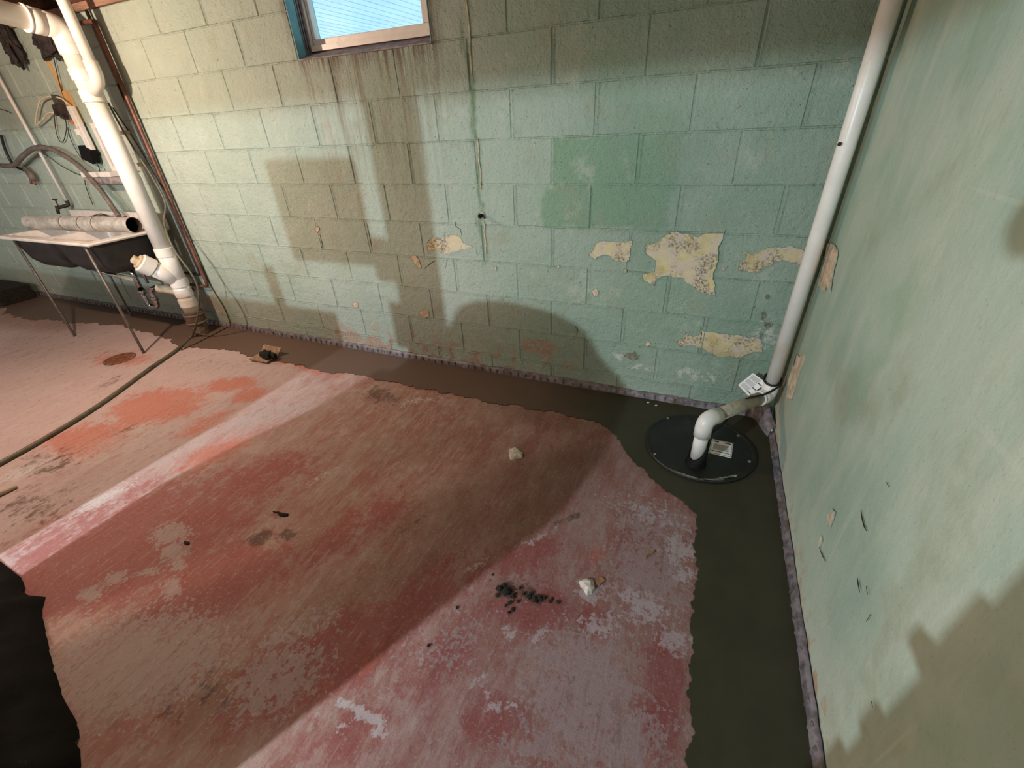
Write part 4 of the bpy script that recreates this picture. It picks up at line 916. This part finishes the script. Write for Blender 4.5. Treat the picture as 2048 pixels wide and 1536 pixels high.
for x, y in ((-5.408, -0.563), (-4.402, -0.583), (-5.408, -0.10), (-4.402, -0.10)):
    b = MB(); b.tube([bl((x, y, 0.0)), bl((x, y, 0.012)), bl((x, y, 0.835))], [0.013, 0.0095, 0.0095], 12); b.build('leg', M['leg'], sink)
fx = bl((-4.83, -0.13, ZR)); b = MB(); b.obox(fx+Vector((0, 0, 0.015)), (0.10, 0, 0), (0, 0.025, 0), (0, 0, 0.015)); b.tube([fx+Vector((0, 0, 0.02)), fx+Vector((0, 0, 0.07)), fx+Vector((-0.02, -0.06, 0.10)), fx+Vector((-0.03, -0.15, 0.09)), fx+Vector((-0.03, -0.16, 0.06))], 0.012, 10)
fc_ = b.build('faucet', M['chrome'], sink)
for dx in (-0.08, 0.08):
    b = MB(); c = fx+Vector((dx, 0, 0.03)); b.lathe([(0, 0.05), (0.02, 0.05), (0.024, 0.03), (0.010, 0.02), (0.012, 0)], c, (0, 0, 1), 12); b.build('tap_handle', M['chrome'], fc_, fix=True)
# trap
tr = thing('sink_trap', 'chrome drain trap hanging below the laundry sink', 'trap', (-4.70, -0.25, 0.4)); to = Vector((-4.70, -0.25, 0.4))
def tt(name, pts, r, mat): b = MB(); b.tube([Vector(p)-to for p in pts], r, 14); return b.build(name, mat, tr)
tt('tailpiece', [(-4.70, -0.25, 0.599), (-4.70, -0.25, 0.36)], 0.019, M['chrome'])
tt('trap_bend', bend([(-4.70, -0.25, 0.37), (-4.70, -0.25, 0.235), (-4.575, -0.25, 0.235), (-4.575, -0.25, 0.40), (-4.47, -0.24, 0.405)], 0.06, 8), 0.0195, M['chrome'])
tt('slip_nut', [(-4.70, -0.25, 0.38), (-4.70, -0.25, 0.345)], 0.027, M['chrome']); tt('slip_nut', [(-4.575, -0.25, 0.33), (-4.575, -0.25, 0.30)], 0.027, M['chrome']); tt('slip_nut', [(-4.50, -0.245, 0.404), (-4.47, -0.24, 0.405)], 0.027, M['iron'])
tt('cross_tube', bend([(-5.24, -0.25, 0.599), (-5.24, -0.25, 0.50), (-4.92, -0.25, 0.475)], 0.03), 0.016, M['chrome']); tt('plastic_arm', [(-4.93, -0.25, 0.476), (-4.71, -0.25, 0.462)], 0.018, M['cream'])
tt('valve_stem', [(-4.62, -0.22, 0.60), (-4.62, -0.22, 0.43)], 0.010, M['chrome'])

# ------------------------------------------------------------------ steel duct lying across the sink
zr = ZR+0.056; A = FL(58, 444, zr); B = FL(268, 450, zr); A.y = max(A.y, -0.50)
dct = thing('steel_duct', 'long galvanised steel duct pipe lying across the white sink', 'duct', (A+B)/2); do = (A+B)/2
ax = (B-A).normalized(); L = (B-A).length
b = MB(); pr = []
for k in range(29):
    a = math.pi*k/28
n = 32; prof = [(0.046, 0.0), (0.052, 0.01), (0.052, L*.38), (0.0545, L*.385), (0.0545, L*.40), (0.052, L*.405), (0.052, L*.55), (0.0545, L*.555), (0.0545, L*.57), (0.053, L*.575), (0.053, L*.68), (0.055, L*.685), (0.055, L*.70), (0.053, L*.705), (0.053, L)]
b.lathe(prof, A-do, ax, n); b.build('shell', M['duct'], dct, fix=True)
b = MB(); b.lathe([(0.053, L), (0.0505, L), (0.0505, L*.3), (0, L*.3)], A-do, ax, n); b.build('bore', M['inside'], dct, fix=True)
for t in (.39, .56, .69):
    b = MB(); b.lathe([(0.0548, L*t), (0.0556, L*t), (0.0556, L*t+0.008), (0.0548, L*t+0.008)], A-do, ax, n); b.build('seam', plain('duct_seam', (120, 108, 100), 0.5, 0.6), dct, fix=True)

# ------------------------------------------------------------------ floor drain, dark block at far left
q = FL(240, 718); fd = thing('floor_drain', 'small round rusty drain cover in the red floor', 'drain', (q.x, q.y, 0.0))
b = MB(); b.lathe([(0, 0.004), (0.085, 0.004), (0.085, 0.001), (0, 0.001)], n=32); b.build('cover', M['fplate'], fd, fix=True)
b = MB(); b.lathe([(0.088, 0.001), (0.088, 0.006), (0.102, 0.006), (0.104, 0.001)], n=32); b.build('ring', M['rust'], fd, fix=True)
b = MB(); b.box((-7.95, -0.36, 0.007), (-7.16, -0.07, 0.16)); tag(b.build('timber_block', M['blk'], None, bevel=0.01), 'dark timber block on the floor at the far left wall', 'block')

# ------------------------------------------------------------------ plaster float with black lump
A = FL(500,723); B = FL(535,729); C = FL(556,716); D = FL(522,711)
fo = (A+C)/2; fo.z = 0.007; pf = thing('plaster_float', 'cement-crusted tan hand float lying by the wet strip, black lump on it', 'float', fo)
b = MB(); b.prism([Vector((p.x, p.y, 0.012))-fo for p in (A, B, C, D)], (0, 0, 0.010)); b.build('base_board', M['board'], pf, fix=True)
h0, h1 = Vector((D.x, D.y, 0.02)), Vector((C.x, C.y, 0.02)); t0 = BK(527,690,D.y+0.035); t1 = BK(562,697,C.y+0.035); th = Vector((0, 0.010, 0))
b = MB(); b.prism([h0-fo, h1-fo, t1-fo, t0-fo], th); b.build('upright_board', M['board'], pf, fix=True)
def lump(c, r, seed, sq=(1, 1, 1), sub=3, amp=0.35, fr=3.0):
    bm = bmesh.new(); bmesh.ops.create_icosphere(bm, subdivisions=sub, radius=1.0)
    for v in bm.verts:
        k = 1 + amp*mnoise.noise(v.co*fr*0.5+Vector((seed, seed*2, 0))) + amp*0.5*mnoise.noise(v.co*fr+Vector((seed, 0, seed)))
        v.co = Vector((v.co.x*sq[0], v.co.y*sq[1], v.co.z*sq[2]))*r*k + Vector(c)
    me = bpy.data.meshes.new('lump'); bm.to_mesh(me); bm.free(); return me
c = FL(533, 710, 0.045); link('mortar_lump', lump(c-fo, 0.042, 3, (1.25, .8, .75), 3, 0.6), M['clump'], pf, True)
link('mortar_lump', lump(FL(546, 712, 0.04)-fo, 0.026, 8, (1.2, .8, .9), 3, 0.6), M['clump'], pf, True)

# dark ragged lumps on the wall under the overhead pipe
q = BK(20, 92, -0.05); o = link('dark_lump', lump((0, 0, 0), 0.085, 4, (0.75, .35, 1.15), 4, 1.0, 4.0), M['dkbrown'], None, True); o.location = q; tag(o, 'dark ragged bundle on the wall under the overhead white pipe', 'rag')
q = BK(96, 88, -0.03); o = link('dark_tuft', lump((0, 0, 0), 0.085, 9, (1.4, .25, .7), 4, 1.0, 4.0), M['dkbrown'], None, True); o.location = q; tag(o, 'flat dark tuft on the wall behind the stack elbow', 'insulation')

# ------------------------------------------------------------------ scraps on the floor
def scrap(name, px, mat, label, cat, th=0.008, seed=1, amp=0.12, z=0.0005, dome=0.0):
    P = [FL(*q) for q in px]; c = sum(P, Vector())/len(P)
    R = ragged([(p.x-c.x, p.y-c.y) for p in P], 2, amp, seed); n = len(R)
    vs = [(q.x, q.y, 0) for q in R] + [(q.x*.9, q.y*.9, th) for q in R] + [(q.x*.45, q.y*.45, th+dome+0.3*th*mnoise.noise(Vector((q.x*40, q.y*40, seed)))) for q in R]
    fs = [tuple(reversed(range(n)))] + [(k*n+i, k*n+(i+1)%n, (k+1)*n+(i+1)%n, (k+1)*n+i) for k in range(2) for i in range(n)] + [tuple(2*n+i for i in range(n))]
    b = MB(); b.add(vs, fs); o = b.build(name, mat, None, fix=True); o.location = (c.x, c.y, z); return tag(o, label, cat)
scrap('plaster_scrap', [(1018,900),(1030,895),(1046,908),(1044,916),(1020,920)], M['chip'], 'crumpled white plaster scrap in the middle of the brown floor', 'scrap', 0.010, 3, dome=0.006)
scrap('plaster_chip', [(1157,1165),(1172,1160),(1186,1163),(1190,1180),(1175,1192),(1168,1182)], M['chip'], 'white plaster chip on the pale lower right floor', 'chip', 0.012, 5, dome=0.008)
scrap('tan_chip', [(1190,1160),(1202,1155),(1211,1162),(1200,1172),(1190,1172)], M['chip2'], 'tan plaster flake beside the white chip', 'chip', 0.006, 6)
for i, (px, lb) in enumerate((([(545,1024),(560,1025),(578,1029),(576,1033),(558,1032)], 'dark sliver lying on the red floor above two dark spots'), ([(368,1084),(380,1086),(378,1090),(369,1089)], 'tiny dark splinter on the red floor left of centre'), ([(1288,1115),(1302,1103),(1310,1101),(1300,1112),(1290,1118)], 'short brown splinter near the wet strip on the right'))):
    scrap('splinter', px, M['crumb'] if i < 2 else M['chip2'], lb, 'splinter', 0.006, 9+i)
b = MB(); b.tube([FL(-30,1000,.012), FL(5,985,.012), FL(34,972,.010)], [0.012, 0.012, 0.009], 8); tag(b.build('pale_stick', M['stick']), 'pale wooden stick on the floor at the left edge', 'stick')
crs = []
for i, (u, v, r) in enumerate([(1000,1180,11),(1014,1186,13),(1008,1172,8),(1026,1194,9),(1022,1182,8),(1058,1196,9),(1070,1200,11),(1080,1198,9),(1090,1197,7),(1100,1204,6),(1116,1206,7),(1048,1188,6),(1020,1206,7),(1012,1212,6),(1026,1220,6),(1018,1226,5),(995,1192,6),(1036,1204,6),(914,1216,5),(858,1292,5),(1040,1178,6),(1062,1188,6),(985,1150,4),(1105,1197,4)]):
    P = FL(u, v); me = lump((0, 0, 0.6), 1.0, i, (1, 1, .7), 1, 0.6)
    o = link('soil_crumb', me, M['crumb']); o.location = P; s = r*0.0019*0.62; o.scale = (s, s, s)
    lone = {10: 'dark soil crumb at the right end of the crumb trail on the lower floor', 18: 'single dark crumb lying left of the crumb pile on the lower floor', 19: 'single dark crumb nearest the viewer, apart at lower left of the crumb pile', 22: 'tiny dark crumb behind the crumb pile on the lower floor'}
    tag(o, lone.get(i, 'dark soil crumb in the loose pile on the pinkish lower floor'), 'crumb', None if i in lone else 'soil crumbs in the pile on the lower floor')
b = MB()
for i, (u, v) in enumerate([(1312, 812), (1296, 806)]):
    P = FL(u, v, 0.007); me = lump((0, 0, 0.5), 1.0, 30+i, (1.3, 1, .6), 1, 0.5); o = link('cement_crumb', me, M['chip']); o.location = P; o.scale = (0.006, 0.006, 0.006)
    tag(o, ('larger' if i == 0 else 'smaller') + ' white cement crumb on the wet strip behind the lid', 'crumb')

# ------------------------------------------------------------------ black plastic sheet in the lower left
edge = [FL(u, v).xy for u, v in [(-160,1020),(0,1122),(45,1157),(55,1190),(92,1194),(84,1225),(104,1320),(129,1400),(158,1450),(163,1536)]] + [Vector((-1.76, -2.36)), Vector((-1.80, -2.48)), Vector((-3.9, -2.75)), Vector((-3.95, -2.0))]
from mathutils.geometry import intersect_point_line
def inside(p):
    c = False
    for a, b_ in zip(edge, edge[1:]+edge[:1]):
        if (a.y > p.y) != (b_.y > p.y) and p.x < (b_.x-a.x)*(p.y-a.y)/(b_.y-a.y)+a.x: c = not c
    return c
def dist(p):
    m = 9
    for a, b_ in zip(edge, edge[1:]+edge[:1]):
        d = b_-a; t = max(0, min(1, (p-a).dot(d)/d.length_squared)); m = min(m, (p-a-d*t).length)
    return m
st = 0.028; idx = {}; vs = []; fs = []
gx = [-4.0+st*i for i in range(int(2.4/st)+1)]; gy = [-3.1+st*j for j in range(int(1.25/st)+1)]
for i, x in enumerate(gx):
    for j, y in enumerate(gy):
        p = Vector((x, y)); ins = inside(p); d = dist(p)
        if not ins and d > st: continue
        if not ins:     # snap to the outline
            best = None
            for a, b_ in zip(edge, edge[1:]+edge[:1]):
                dd = b_-a; t = max(0, min(1, (p-a).dot(dd)/dd.length_squared)); qq = a+dd*t
                if best is None or (p-qq).length < (p-best).length: best = qq
            p = best; h = 0.001
        else:
            n1 = mnoise.noise(Vector((x*3, y*3, 1))); n2 = abs(mnoise.noise(Vector((x*6+y*3, y*5, 4)))); n3 = abs(mnoise.noise(Vector((x*14, y*14-x*6, 9))))
            h = 0.004 + min(1, d/0.5)**0.8*(0.20+0.12*n1) + min(1, d/0.10)*(0.055*n2+0.02*n3)
        idx[i, j] = len(vs); vs.append((p.x, p.y, h))
for i in range(len(gx)-1):
    for j in range(len(gy)-1):
        k = [(i, j), (i+1, j), (i+1, j+1), (i, j+1)]
        if all(q in idx for q in k): fs.append(tuple(idx[q] for q in k))
b = MB(); b.add(vs, fs, True); tag(b.build('plastic_sheet', M['tarp']), 'crumpled black plastic sheet heaped on the floor at lower left', 'plastic sheet')
